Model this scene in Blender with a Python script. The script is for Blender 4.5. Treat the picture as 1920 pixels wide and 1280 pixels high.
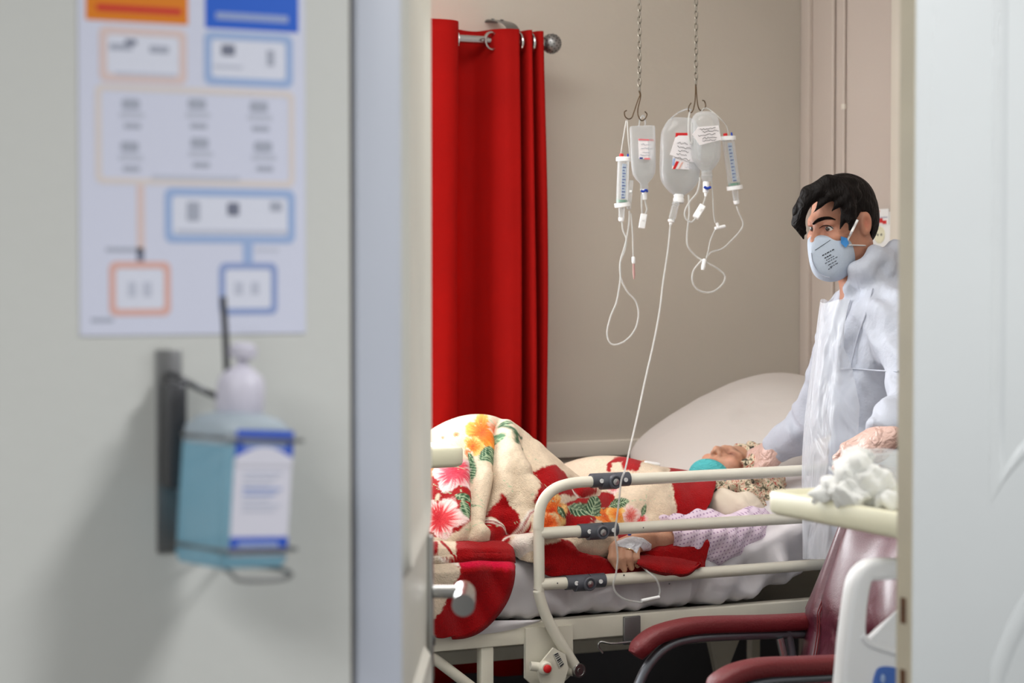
import bpy, math, random
import numpy as np
from mathutils import Vector, Matrix

for o in list(bpy.data.objects):
    bpy.data.objects.remove(o)
SC = bpy.context.scene
COL = SC.collection
random.seed(7)
rng = np.random.default_rng(7)

# ------------------------------------------------------------------ camera
# Room axes: +X runs along the back wall to the right, +Y goes deeper into the room.
TH = math.radians(25); FPX = 3733.0; PH = math.radians(1.84)
CAM = np.array([0, 0, 1.45])
R_ = np.array([math.cos(TH), -math.sin(TH), 0]); FH_ = np.array([math.sin(TH), math.cos(TH), 0])
FW_ = FH_ * math.cos(PH) + np.array([0, 0, -math.sin(PH)])
UP_ = FH_ * math.sin(PH) + np.array([0, 0, math.cos(PH)])
def ray(x, y): return R_ * (x - 960) / FPX + UP_ * (640 - y) / FPX + FW_
def at(x, y, d): r = ray(x, y); return CAM + r * (d / r[1])          # on the plane Y = d
def atx(x, y, u): r = ray(x, y); return CAM + r * (u / r[0])         # on the plane X = u
def dep(x, y, t): return CAM + ray(x, y) * t                         # at distance t
def pix(P):
    q = np.asarray(P, float) - CAM; z = q @ FW_
    return np.stack([960 + FPX * (q @ R_) / z, 640 - FPX * (q @ UP_) / z], -1)

cd = bpy.data.cameras.new('camera'); cam = bpy.data.objects.new('camera', cd); COL.objects.link(cam)
cam.location = CAM; cam.rotation_euler = (math.pi / 2 - PH, 0, -TH)
cd.sensor_width = 36; cd.lens = FPX * 36 / 1920; cd.clip_start = 0.05; cd.clip_end = 60
cd.dof.use_dof = True; cd.dof.focus_distance = 4.75; cd.dof.aperture_fstop = 3.0
SC.camera = cam

# ------------------------------------------------------------------ light
w = bpy.data.worlds.new('world'); SC.world = w; w.use_nodes = True
w.node_tree.nodes['Background'].inputs[0].default_value = (0.80, 0.88, 1.0, 1)
w.node_tree.nodes['Background'].inputs[1].default_value = 0.6
SC.view_settings.view_transform = 'Standard'; SC.view_settings.look = 'None'
SC.view_settings.exposure = 0.0; SC.view_settings.gamma = 1.0
SC.view_settings.use_curve_mapping = False

def area(name, loc, target, sx, sy, power, color=(1, 1, 1)):
    l = bpy.data.lights.new(name, 'AREA'); l.shape = 'RECTANGLE'; l.size = sx; l.size_y = sy
    l.energy = power; l.color = color
    o = bpy.data.objects.new(name, l); COL.objects.link(o); o.location = loc
    o.rotation_euler = (Vector(target) - Vector(loc)).to_track_quat('-Z', 'Y').to_euler()
    return o
# daylight through the two windows of the ward, added overhead fill in the ward, ceiling lamps of the corridor
area('window_light_side', (-1.55, 3.9, 1.62), (3.0, 3.95, 1.1), 1.9, 1.5, 42, (0.95, 0.98, 1.0))
area('window_light_back', (1.55, 5.75, 1.55), (1.9, 4.0, 1.0), 1.5, 1.3, 105, (0.95, 0.98, 1.0))
area('ward_fill_light', (1.6, 4.2, 2.74), (1.6, 4.2, 0), 1.2, 0.5, 20, (1.0, 0.97, 0.93))  # unseen lamp added overhead as fill for the ward
area('ward_fill_light_near', (1.9, 3.05, 2.74), (1.9, 3.05, 0), 1.2, 0.3, 13, (1.0, 0.97, 0.93))  # second unseen lamp, added to brighten the cotton wool and chair
area('corridor_ceiling_lamp', (1.95, 1.0, 2.70), (1.95, 1.0, 0), 0.45, 0.45, 52, (0.97, 0.98, 1.0))
area('corridor_ceiling_lamp_far', (-1.2, 0.4, 2.70), (-1.2, 0.4, 0), 1.2, 1.2, 74, (0.97, 0.98, 1.0))

# ------------------------------------------------------------------ materials
def lin(c):
    c = [v / 255 for v in c]
    return tuple(v / 12.92 if v <= 0.04045 else ((v + 0.055) / 1.055) ** 2.4 for v in c)
MATS = {}
def mat(name, rgb=(200, 200, 200), rough=0.6, metal=0.0, bump=None, vary=None, spec=0.5, trans=0.0,
        clear=0.0, milk=0.0, attr=None, sheen=0.0, coat=0.0, sss=0.0, ior=1.45, emit=None, wrinkle=None):
    """procedural material; bump=(scale,strength), vary=(scale,amount), clear=share that is see-through,
    milk=share of translucent scattering"""
    m = bpy.data.materials.new(name); m.use_nodes = True; MATS[name] = m
    nt = m.node_tree; N = nt.nodes; L = nt.links; p = N['Principled BSDF']; out = N['Material Output']
    col = lin(rgb)
    p.inputs['Base Color'].default_value = (*col, 1)
    p.inputs['Roughness'].default_value = rough; p.inputs['Metallic'].default_value = metal
    p.inputs['Specular IOR Level'].default_value = spec; p.inputs['IOR'].default_value = ior
    p.inputs['Transmission Weight'].default_value = trans
    p.inputs['Sheen Weight'].default_value = sheen; p.inputs['Coat Weight'].default_value = coat; p.inputs['Coat Roughness'].default_value = 0.3
    if sss:
        p.inputs['Subsurface Weight'].default_value = sss
        p.inputs['Subsurface Radius'].default_value = (0.012, 0.005, 0.003); p.inputs['Subsurface Scale'].default_value = 0.6
    tc = N.new('ShaderNodeTexCoord')
    src = None
    if attr:
        a = N.new('ShaderNodeVertexColor'); a.layer_name = attr; src = a.outputs['Color']
    if vary:
        nz = N.new('ShaderNodeTexNoise'); nz.inputs['Scale'].default_value = vary[0]; nz.inputs['Detail'].default_value = 5
        L.new(tc.outputs['Object'], nz.inputs['Vector'])
        mr = N.new('ShaderNodeMapRange'); mr.inputs['From Min'].default_value = 0.3; mr.inputs['From Max'].default_value = 0.7
        mr.inputs['To Min'].default_value = 1 - vary[1]; mr.inputs['To Max'].default_value = 1 + vary[1]
        L.new(nz.outputs['Fac'], mr.inputs['Value'])
        mx = N.new('ShaderNodeMix'); mx.data_type = 'RGBA'; mx.blend_type = 'MULTIPLY'; mx.inputs[0].default_value = 1
        mx.inputs[6].default_value = (*col, 1)
        if src: L.new(src, mx.inputs[6])
        L.new(mr.outputs['Result'], mx.inputs[7]); src = mx.outputs[2]
    if src: L.new(src, p.inputs['Base Color'])
    nrm = None
    if bump:
        nb = N.new('ShaderNodeTexNoise'); nb.inputs['Scale'].default_value = bump[0]; nb.inputs['Detail'].default_value = 6
        L.new(tc.outputs['Object'], nb.inputs['Vector'])
        b = N.new('ShaderNodeBump'); b.inputs['Strength'].default_value = bump[1]; b.inputs['Distance'].default_value = 0.01
        L.new(nb.outputs['Fac'], b.inputs['Height']); nrm = b.outputs['Normal']
    if wrinkle:                                           # long soft creases: stretched, warped noise
        mp = N.new('ShaderNodeMapping'); mp.inputs['Scale'].default_value = wrinkle[2] if len(wrinkle) > 2 else (1, 1, 1)
        if len(wrinkle) > 3: mp.inputs['Rotation'].default_value = wrinkle[3]
        L.new(tc.outputs['Object'], mp.inputs['Vector'])
        nb = N.new('ShaderNodeTexNoise'); nb.inputs['Scale'].default_value = wrinkle[0]; nb.inputs['Detail'].default_value = 2
        nb.inputs['Distortion'].default_value = 0.8
        L.new(mp.outputs['Vector'], nb.inputs['Vector'])
        b = N.new('ShaderNodeBump'); b.inputs['Strength'].default_value = wrinkle[1]; b.inputs['Distance'].default_value = 0.03
        L.new(nb.outputs['Fac'], b.inputs['Height'])
        if nrm: L.new(nrm, b.inputs['Normal'])
        nrm = b.outputs['Normal']
    if nrm: L.new(nrm, p.inputs['Normal'])
    sh = p.outputs['BSDF']
    if milk:
        t = N.new('ShaderNodeBsdfTranslucent'); t.inputs['Color'].default_value = (*col, 1)
        if src: L.new(src, t.inputs['Color'])
        if nrm: L.new(nrm, t.inputs['Normal'])
        ms = N.new('ShaderNodeMixShader'); ms.inputs[0].default_value = milk
        L.new(sh, ms.inputs[1]); L.new(t.outputs[0], ms.inputs[2]); sh = ms.outputs[0]
    if clear:
        t = N.new('ShaderNodeBsdfTransparent'); t.inputs['Color'].default_value = (0.97, 0.98, 0.98, 1)
        fr = N.new('ShaderNodeLayerWeight'); fr.inputs['Blend'].default_value = 0.35
        if nrm: L.new(nrm, fr.inputs['Normal'])
        mr = N.new('ShaderNodeMapRange'); mr.inputs['To Min'].default_value = 1 - clear; mr.inputs['To Max'].default_value = min(1.0, 1.35 - clear)
        L.new(fr.outputs['Facing'], mr.inputs['Value'])
        ms = N.new('ShaderNodeMixShader'); L.new(mr.outputs['Result'], ms.inputs[0])
        L.new(t.outputs[0], ms.inputs[1]); L.new(sh, ms.inputs[2]); sh = ms.outputs[0]
    if emit:
        p.inputs['Emission Color'].default_value = (*lin(emit[0]), 1); p.inputs['Emission Strength'].default_value = emit[1]
    if sh is not p.outputs['BSDF']: L.new(sh, out.inputs['Surface'])
    return m

mat('plaster_room', (194, 186, 175), 0.75, bump=(60, 0.08), vary=(1.6, 0.035))
mat('plaster_right', (204, 191, 182), 0.75, bump=(60, 0.08), vary=(1.6, 0.03))
mat('plaster_corridor', (208, 208, 202), 0.7, bump=(45, 0.06), vary=(1.2, 0.03))
mat('ceiling_paint', (235, 233, 228), 0.8)
mat('floor_vinyl', (70, 68, 67), 0.35, vary=(30, 0.12))
mat('trim_white', (226, 218, 206), 0.45, vary=(6, 0.03))
mat('frame_paint', (190, 194, 204), 0.45, vary=(4, 0.02))
mat('door_paint', (214, 217, 216), 0.42, vary=(3, 0.02), bump=(30, 0.03))
mat('door_cream', (204, 202, 192), 0.42, vary=(3, 0.02))
mat('door_edge', (196, 186, 164), 0.5, vary=(9, 0.05))
mat('hole_rust', (92, 58, 30), 0.8, vary=(60, 0.3))
mat('steel', (190, 190, 190), 0.25, 1.0)
mat('steel_dull', (150, 150, 150), 0.42, 1.0)
mat('steel_dark', (92, 92, 94), 0.4, 0.8)
mat('chain_metal', (128, 122, 112), 0.4, 0.9)
mat('hook_wire', (92, 74, 56), 0.4, 0.9)
mat('paper', (216, 218, 234), 0.35, spec=0.4)
mat('ink_orange', (226, 128, 12), 0.5); mat('ink_blue', (32, 96, 205), 0.5)
mat('ink_peach', (222, 200, 196), 0.5); mat('ink_sky', (160, 182, 220), 0.5); mat('ink_slate', (150, 166, 208), 0.5)
mat('ink_beige', (222, 212, 208), 0.5); mat('ink_grey', (172, 176, 190), 0.5); mat('ink_pale', (222, 224, 236), 0.5)
mat('ink_dark', (120, 124, 142), 0.5); mat('ink_faint', (196, 199, 213), 0.5); mat('ink_red', (206, 36, 40), 0.5)
mat('ink_salmon', (224, 178, 168), 0.5)
mat('ink_black', (40, 42, 50), 0.5)
mat('underbed_dark', (58, 58, 62), 0.6, vary=(5, .06))
mat('white_plastic', (238, 238, 238), 0.35)
mat('cream_plastic', (226, 222, 196), 0.38)
mat('cream_enamel', (224, 219, 204), 0.32, vary=(14, 0.03))
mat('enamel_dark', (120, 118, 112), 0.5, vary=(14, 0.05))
mat('grey_plastic', (82, 84, 92), 0.42)

# ------------------------------------------------------------------ mesh building
class MB:
    def __init__(s): s.v = []; s.f = []; s.n = 0
    def add(s, v, f):
        v = np.asarray(v, float).reshape(-1, 3); s.v.append(v)
        s.f += [tuple(i + s.n for i in q) for q in f]; s.n += len(v); return s
    def box(s, lo, hi, M=None, bev=0.0):
        lo = np.array(lo, float); hi = np.array(hi, float)
        if bev <= 0:
            v = np.array([[(lo, hi)[i][0], (lo, hi)[j][1], (lo, hi)[k][2]] for i in (0, 1) for j in (0, 1) for k in (0, 1)])
            f = [(0, 1, 3, 2), (4, 6, 7, 5), (0, 4, 5, 1), (2, 3, 7, 6), (0, 2, 6, 4), (1, 5, 7, 3)]
        else:                                            # chamfered box: 24 corners
            import bmesh
            bm = bmesh.new(); bmesh.ops.create_cube(bm, size=1)
            for x in bm.verts: x.co = Vector(((lo + hi) / 2 + np.array(x.co) * (hi - lo)).tolist())
            bmesh.ops.bevel(bm, geom=bm.edges[:], offset=bev, segments=3, profile=0.5, affect='EDGES')
            bm.verts.ensure_lookup_table()
            v = np.array([x.co[:] for x in bm.verts]); f = [tuple(x.index for x in q.verts) for q in bm.faces]; bm.free()
        if M is not None: v = xf(M, v)
        return s.add(v, f)
    def tube(s, pts, r, n=10, closed=False, caps=True, flat=1.0):
        P = np.asarray(pts, float); m = len(P); rr = np.broadcast_to(np.asarray(r, float), (m,))
        T = np.roll(P, -1, 0) - np.roll(P, 1, 0) if closed else np.gradient(P, axis=0)
        T /= np.linalg.norm(T, axis=1)[:, None] + 1e-12
        a = np.array([0, 0, 1.0]) if abs(T[0][2]) < 0.9 else np.array([1.0, 0, 0])
        nrm = np.cross(T[0], a); nrm /= np.linalg.norm(nrm); V = []
        ang = np.linspace(0, 2 * math.pi, n, endpoint=False)
        for i in range(m):
            nrm = nrm - T[i] * (nrm @ T[i]); nrm /= np.linalg.norm(nrm) + 1e-12
            b = np.cross(T[i], nrm)
            V.append(P[i] + rr[i] * (np.cos(ang)[:, None] * nrm + flat * np.sin(ang)[:, None] * b))
        F = []
        for i in range(m if closed else m - 1):
            i2 = (i + 1) % m
            for j in range(n):
                F.append((i * n + j, i * n + (j + 1) % n, i2 * n + (j + 1) % n, i2 * n + j))
        if caps and not closed:
            F.append(tuple(range(n))[::-1]); F.append(tuple((m - 1) * n + j for j in range(n)))
        return s.add(np.concatenate(V), F)
    def cyl(s, a, b, r, r2=None, n=20, ring=0.0):
        a = np.array(a, float); b = np.array(b, float)
        return s.tube([a, b], [r, r if r2 is None else r2], n)
    def lathe(s, prof, base, axis=(0, 0, 1), n=28, sx=1.0, sy=1.0, side=None):
        """prof: list of (radius, height); elliptical with sx, sy along side and the other direction"""
        axis = np.array(axis, float); axis /= np.linalg.norm(axis)
        a = np.array(side, float) if side is not None else (np.array([1.0, 0, 0]) if abs(axis[0]) < 0.9 else np.array([0, 1.0, 0]))
        a = a - axis * (a @ axis); a /= np.linalg.norm(a); b = np.cross(axis, a)
        ang = np.linspace(0, 2 * math.pi, n, endpoint=False); base = np.array(base, float); V = []; F = []
        for (r, h) in prof:
            V.append(base + axis * h + r * (sx * np.cos(ang)[:, None] * a + sy * np.sin(ang)[:, None] * b))
        m = len(prof)
        for i in range(m - 1):
            for j in range(n): F.append((i * n + j, i * n + (j + 1) % n, (i + 1) * n + (j + 1) % n, (i + 1) * n + j))
        if prof[0][0] > 1e-6: F.append(tuple(range(n))[::-1])
        if prof[-1][0] > 1e-6: F.append(tuple((m - 1) * n + j for j in range(n)))
        return s.add(np.concatenate(V), F)
    def prism(s, poly, off):
        """poly: 3D loop, extruded by the vector off"""
        P = np.asarray(poly, float); k = len(P)
        f = [tuple(range(k))[::-1], tuple(range(k, 2 * k))] + [(i, (i + 1) % k, k + (i + 1) % k, k + i) for i in range(k)]
        return s.add(np.concatenate([P, P + np.asarray(off, float)]), f)
    def sphere(s, c, r, n=16, M=None):
        th = np.linspace(0, math.pi, n // 2 + 1); ph = np.linspace(0, 2 * math.pi, n, endpoint=False)
        r = np.broadcast_to(np.asarray(r, float), (3,))
        V = np.array([[math.sin(t) * math.cos(p), math.sin(t) * math.sin(p), math.cos(t)] for t in th for p in ph]) * r
        if M is not None: V = V @ np.array(M).T
        V = V + np.array(c, float)
        F = [(i * n + j, (i + 1) * n + j, (i + 1) * n + (j + 1) % n, i * n + (j + 1) % n) for i in range(n // 2) for j in range(n)]
        return s.add(V, F)
    def grid(s, G, closed_u=False):
        G = np.asarray(G, float); a, b = G.shape[:2]
        F = [(i * b + j, i * b + j + 1, (i + 1) * b + j + 1, (i + 1) * b + j) for i in range(a - 1) for j in range(b - 1)]
        return s.add(G.reshape(-1, 3), F)
    def loops(s, LS, cap0=False, cap1=False):
        """closed loops of equal length skinned one to the next"""
        LS = np.asarray(LS, float); a, b = LS.shape[:2]
        F = [(i * b + j, i * b + (j + 1) % b, (i + 1) * b + (j + 1) % b, (i + 1) * b + j) for i in range(a - 1) for j in range(b)]
        if cap0: F.append(tuple(range(b))[::-1])
        if cap1: F.append(tuple((a - 1) * b + j for j in range(b)))
        return s.add(LS.reshape(-1, 3), F)
    def build(s, name, m, parent=None, smooth=True, col=None, origin=None):
        me = bpy.data.meshes.new(name)
        V = np.concatenate(s.v) if s.v else np.zeros((0, 3))
        org = np.zeros(3) if origin is None else np.asarray(origin, float)
        me.from_pydata((V - org).tolist(), [], s.f); me.update()
        import bmesh
        bm = bmesh.new(); bm.from_mesh(me); bmesh.ops.recalc_face_normals(bm, faces=bm.faces[:]); bm.to_mesh(me); bm.free()
        return link(name, me, m, parent, smooth, col, org)
def link(name, me, m, parent=None, smooth=True, col=None, org=None):
    if m: me.materials.append(MATS[m] if isinstance(m, str) else m)
    if smooth and len(me.polygons):
        me.polygons.foreach_set('use_smooth', [True] * len(me.polygons))
        try: me.set_sharp_from_angle(angle=math.radians(42))
        except Exception: pass
    if col is not None:
        ca = me.color_attributes.new('Col', 'FLOAT_COLOR', 'POINT')
        c4 = np.ones((len(me.vertices), 4), np.float32); c4[:, :3] = col
        ca.data.foreach_set('color', c4.ravel())
    o = bpy.data.objects.new(name, me); COL.objects.link(o)
    if org is not None: o.location = org
    if parent is not None:
        o.parent = parent
        o.matrix_parent_inverse = PINV(parent)
    return o
def PINV(p):
    M = Matrix.LocRotScale(p.location, p.rotation_euler, p.scale)
    q = p
    while q.parent is not None:
        M = q.matrix_parent_inverse @ M; q = q.parent
        M = Matrix.LocRotScale(q.location, q.rotation_euler, q.scale) @ M
    return M.inverted()
def xf(M, v):
    M = np.array(M); return np.asarray(v) @ M[:3, :3].T + M[:3, 3]
def empty(name, loc):
    o = bpy.data.objects.new(name, None); COL.objects.link(o); o.location = loc; o.empty_display_size = 0.1; return o
def tag(o, label, cat, group=None):
    o['label'] = label; o['category'] = cat
    if group: o['group'] = group
    return o
def thing(name, loc, label, cat, group=None): return tag(empty(name, loc), label, cat, group)
def struct(o, label=None, cat=None):
    o['kind'] = 'structure'
    if label: o['label'] = label
    if cat: o['category'] = cat
    return o
def spline(P, n=8, closed=False):
    P = np.asarray(P, float); m = len(P); out = []
    for i in range(m if closed else m - 1):
        if closed: p0, p1, p2, p3 = P[i - 1], P[i], P[(i + 1) % m], P[(i + 2) % m]
        else: p0, p1, p2, p3 = P[max(i - 1, 0)], P[i], P[i + 1], P[min(i + 2, m - 1)]
        for t in np.linspace(0, 1, n, endpoint=False):
            out.append(0.5 * ((2 * p1) + (-p0 + p2) * t + (2 * p0 - 5 * p1 + 4 * p2 - p3) * t * t + (-p0 + 3 * p1 - 3 * p2 + p3) * t ** 3))
    if not closed: out.append(P[-1])
    return np.array(out)
def rrect(u0, u1, z0, z1, r, n=6):
    pts = []
    for (cx, cz, a0) in ((u1 - r, z1 - r, 0), (u0 + r, z1 - r, 90), (u0 + r, z0 + r, 180), (u1 - r, z0 + r, 270)):
        for k in range(n + 1):
            a = math.radians(a0 + 90 * k / n); pts.append((cx + r * math.cos(a), cz + r * math.sin(a)))
    return np.array(pts)
def to_lin_rgb(c): return np.array(lin(c))
# ------------------------------------------------------------------ the setting
DB = 5.40        # back wall
UR = float(at(1505, 640, DB)[0])   # right-hand wall of the ward
DW = 2.426; DW2 = 2.58             # corridor wall, its two faces
ZC = 2.80
UL = -1.40
struct(MB().box((-6, -1.8, -0.1), (7, DW2, 0)).build('floor', 'floor_vinyl', smooth=False))
struct(MB().box((UL - 0.2, DW2, -0.1), (UR + 0.2, DB + 0.2, 0)).build('floor', 'floor_vinyl', smooth=False))
struct(MB().box((-6, -1.8, ZC), (7, DW2, ZC + 0.1)).build('ceiling', 'ceiling_paint', smooth=False))
struct(MB().box((UL - 0.2, DW2, ZC), (UR + 0.2, DB + 0.2, ZC + 0.1)).build('ceiling', 'ceiling_paint', smooth=False))
# back wall around the window behind the curtain
wb = MB(); W0, W1, Z0, Z1 = 0.85, 2.38, 0.95, 2.06
wb.box((UL - 0.2, DB, 0), (W0, DB + 0.2, ZC)).box((W1, DB, 0), (UR + 0.2, DB + 0.2, ZC))
wb.box((W0, DB, 0), (W1, DB + 0.2, Z0)).box((W0, DB, Z1), (W1, DB + 0.2, ZC))
struct(wb.build('wall_back', 'plaster_room', smooth=False))
wf = struct(MB().box((W0, DB + 0.10, Z0), (W0 + .05, DB + .15, Z1)).box((W1 - .05, DB + .10, Z0), (W1, DB + .15, Z1))
            .box((W0 + .05, DB + .10, Z0), (W1 - .05, DB + .15, Z0 + .05)).box((W0 + .05, DB + .10, Z1 - .05), (W1 - .05, DB + .15, Z1)).build('window_1', 'trim_white', smooth=False))
struct(MB().box((UR, DW2, 0), (UR + 0.2, DB, ZC)).build('wall_right', 'plaster_right', smooth=False))
wl = MB(); L0, L1 = 2.95, 4.85
wl.box((UL - .2, DW2, 0), (UL, L0, ZC)).box((UL - .2, L1, 0), (UL, DB, ZC)).box((UL - .2, L0, 0), (UL, L1, .85)).box((UL - .2, L0, 2.4), (UL, L1, ZC))
struct(wl.build('wall_left', 'plaster_room', smooth=False))
# corridor wall: left of the doorway (poster side), right of the double door, strip above
UF0 = float(at(657, 640, DW)[0]); UF1 = float(at(752, 640, DW)[0])
UE = 1.7985                                  # free edge of the fixed right leaf
struct(MB().box((-6, DW, 0), (UF0, DW2, ZC)).build('wall_corridor', 'plaster_corridor', smooth=False))
struct(MB().box((2.70, DW, 0), (7, DW2, ZC)).box((UF0, DW, 2.20), (2.70, DW2, ZC)).build('wall_corridor', 'plaster_corridor', smooth=False))
struct(MB().box((-6, -1.95, 0), (7, -1.8, ZC)).build('wall_corridor_opposite', 'plaster_corridor', smooth=False))
# door frame: jamb with a shallow groove against the plaster
struct(MB().box((UF0 + .007, DW - .004, 0), (UF1, DW2 - .03, 2.15), bev=.003).box((UF0 + .007, DW - .004, 2.15), (2.70, DW2 - .03, 2.20)).build('trim_1', 'frame_paint'))
struct(MB().box((UF0 - .001, DW + .012, 0), (UF0 + .007, DW2 - .03, 2.2)).build('trim_2', 'hole_rust', smooth=False))
# rail of painted wood along the back wall
zr0, zr1 = float(at(1190, 852, DB)[2]), float(at(1190, 822, DB)[2])
struct(MB().box((UL, DB - .018, zr0), (UR, DB, zr1), bev=.004).build('trim_3', 'trim_white'))
struct(MB().box((UL, DB - .008, .09), (UR, DB, .60)).build('underbed_dark_band', 'underbed_dark', smooth=False))  # dark band added low on the wall to darken the view under the bed
struct(MB().box((UL, DB - .014, 0), (UR, DB, .09)).build('baseboard_back', 'trim_white', smooth=False))
cr = atx(1682, 600, UR)
struct(MB().box((UR - .02, cr[1] - .05, 0), (UR, cr[1] + .012, ZC), bev=.003).build('trim_4', 'trim_white'))
struct(MB().box((UR - .014, DB - .05, 0), (UR, DB - .001, ZC), bev=.002).build('trim_5', 'plaster_right'))

def moulding(mb, outer, inner, d, sgn, hs=(0, .004, .002, -.002)):
    """raised ogee ring between two 2D loops (u,z) on the plane Y=d; sgn=-1 faces the corridor"""
    outer = np.asarray(outer); inner = np.asarray(inner); LS = []
    for k, h in enumerate(hs):
        P = outer + (inner - outer) * k / (len(hs) - 1)
        LS.append(np.stack([P[:, 0], np.full(len(P), d + sgn * h), P[:, 1]], 1))
    mb.loops(LS)
# ---- right leaf: closed, fixed, moulded panels, latch holes in its edge
d2 = struct(empty('door_2', (2.2, 2.457, 0)))
MB().box((UE, 2.437, .01), (2.68, 2.477, 2.14), bev=.0015).build('leaf', 'door_paint', d2)
MB().box((UE - .0012, 2.4385, .01), (UE + .002, 2.4755, 2.14)).build('edge_strip', 'door_edge', d2, smooth=False)
def dp(x, y): p = at(x, y, 2.437); return (p[0], p[2])
uo, uc = dp(1858, 600)[0], 2.24
zb_, zi_ = dp(1860, 945)[1], dp(1900, 815)[1]
def panel_up(du, zcorner, zc, ztop):
    """closed loop: straight sides, bottom edge arching up in the middle"""
    a, b = uo + du, 2 * uc - uo - du; P = [(a, z) for z in np.linspace(ztop, zcorner, 10)]
    for t in np.linspace(0, 1, 25)[1:-1]: P.append((a + (b - a) * t, zcorner + (zc - zcorner) * math.sin(math.pi * t) ** 0.8))
    P += [(b, z) for z in np.linspace(zcorner, ztop, 10)]
    return P
m = MB(); moulding(m, panel_up(0, zb_, zb_ + .16, 1.98), panel_up(.034, zi_ - .04, zi_ + .10, 1.945), 2.4368, -1); m.build('upper_panel_moulding', 'door_paint', d2)
def panel_low(du, zcorner, zc, zbot):
    a, b = uo + du, 2 * uc - uo - du; P = [(a, z) for z in np.linspace(zbot, zcorner, 10)]
    for t in np.linspace(0, 1, 25)[1:-1]: P.append((a + (b - a) * t, zcorner + (zc - zcorner) * math.sin(math.pi * t) ** 0.8))
    P += [(b, z) for z in np.linspace(zcorner, zbot, 10)]
    return P
zl = dp(1866, 1245)[1]
m = MB(); moulding(m, panel_low(0.004, zl, zl + .26, .25), panel_low(.036, zl - .03, zl + .20, .285), 2.4368, -1); m.build('lower_panel_moulding', 'door_paint', d2)
for (y0, y1) in ((1121, 1170), (1256, 1300)):
    za, zb2 = float(atx(1700, y1, UE)[2]), float(atx(1700, y0, UE)[2])
    MB().box((UE - .0016, 2.451, za), (UE + .004, 2.4655, zb2)).build('latch_hole', 'hole_rust', d2, smooth=False)
# ---- left leaf: swung into the ward, seen almost edge on
H = np.array([.985, 2.482, 0]); LE = np.array([float(at(805, 640, 3.235)[0]), 3.235, 0])
ld = (LE - H); ll = float(np.linalg.norm(ld[:2])); ld /= ll
ln = np.array([ld[1], -ld[0], 0])           # face turned to the doorway
M1 = np.eye(4); M1[:3, 0] = ld; M1[:3, 1] = ln; M1[:3, 2] = (0, 0, 1); M1[:3, 3] = H
d1 = struct(empty('door_1', H))
MB().box((0, -.04, .01), (ll, 0, 2.14), M1, bev=.0015).build('leaf', 'door_cream', d1)
for (a, b) in ((.22, .83), (1.02, 1.98)):
    r1 = rrect(.12, ll - .12, a, b, .05); r2 = rrect(.16, ll - .16, a + .04, b - .04, .03)
    m = MB(); LS = []
    for k, h in enumerate((0, .011, .006, .001)):
        P = r1 + (r2 - r1) * k / 3; LS.append(xf(M1, np.stack([P[:, 0], np.full(len(P), h), P[:, 1]], 1)))
    m.loops(LS, cap1=True); m.build('raised_panel', 'door_cream', d1)
hz = 0.906
hx = ll - .065
pl = MB().box((hx - .02, .0, hz - .16), (hx + .02, .010, hz + .10), M1, bev=.003).build('handle_plate', 'steel', d1)
lv = MB(); lv.tube(xf(M1, [(hx, .008, hz), (hx, .055, hz)]), .0115, 16)
lv.tube(xf(M1, spline([(hx + .006, .062, hz), (hx - .02, .066, hz), (hx - .07, .066, hz - .002), (hx - .115, .066, hz - .005)], 6)), [.018] * 12 + [.0195] * 7, 18)
lv.build('lever', 'steel', pl)
MB().tube(xf(M1, [(hx, .009, hz - .085), (hx, .013, hz - .085)]), .009, 16).build('keyhole_ring', 'steel_dark', pl)

# ---- cable conduits down the right-hand wall
def conduit(x, wpx, label, coupler=None):
    p = atx(x, 200, UR); r = wpx / 2 / 640
    t = thing('wall_conduit', (UR - r, p[1], 1.2), label, 'conduit', 'conduits on the side wall')
    MB().tube([(UR - r - .002, p[1], 1.15), (UR - r - .002, p[1], ZC - .002)], r, 12).build('pipe', 'plaster_right', t)
    if coupler:
        z = float(atx(x, coupler, UR)[2]); MB().tube([(UR - r - .002, p[1], z - .008), (UR - r - .002, p[1], z + .008)], r * 1.5, 12).build('coupler', 'trim_white', t)
conduit(1566, 8, 'thin painted cable conduit on the side wall, nearer the corner')
conduit(1586, 7, 'thin painted cable conduit with a small coupler, behind the standing man', 200)
# ---- socket box with a paper note
so = atx(1655, 430, UR)
def wr(x0, x1, y0, y1, thick, bev=.003, off=0.0):
    a = atx(x0, y1, UR); b = atx(x1, y0, UR)
    return MB().box((UR - thick - off, min(a[1], b[1]), min(a[2], b[2])), (UR - off, max(a[1], b[1]), max(a[2], b[2])), bev=bev)
t = thing('wall_socket', (UR, so[1], so[2]), 'white double socket plate on the side wall behind the standing man', 'socket')
wr(1634, 1686, 396, 470, .012).build('cover_plate', 'white_plastic', t)
pc = atx(1656, 440, UR)
MB().lathe([(.026, 0), (.026, .003), (.021, .004), (.019, .0012), (0, .001)], (UR - .012, pc[1], pc[2]), (-1, 0, 0)).build('socket_face', 'cream_plastic', t)
for dy in (-.009, .009): MB().cyl((UR - .0140, pc[1] + dy, pc[2]), (UR - .012, pc[1] + dy, pc[2]), .0035, n=10).build('contact_hole', 'ink_black', t)
nt_ = thing('notice_card', (UR - .014, so[1], so[2] + .03), 'small white card with red print stuck above the wall socket', 'notice')
wr(1638, 1674, 391, 422, .0015, 0, .0135).build('card', 'white_plastic', nt_, smooth=False)
for (x0, x1, y0, y1, mm) in ((1640, 1652, 408, 411, 'ink_grey'), (1658, 1672, 406, 409, 'ink_grey'), (1643, 1650, 413, 419, 'ink_red'), (1656, 1663, 409, 418, 'ink_red'), (1663, 1670, 413, 420, 'ink_red'), (1653, 1658, 394, 398, 'ink_salmon')):
    wr(x0, x1, y0, y1, .0006, 0, .0152).build('print', mm, nt_, smooth=False)
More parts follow.
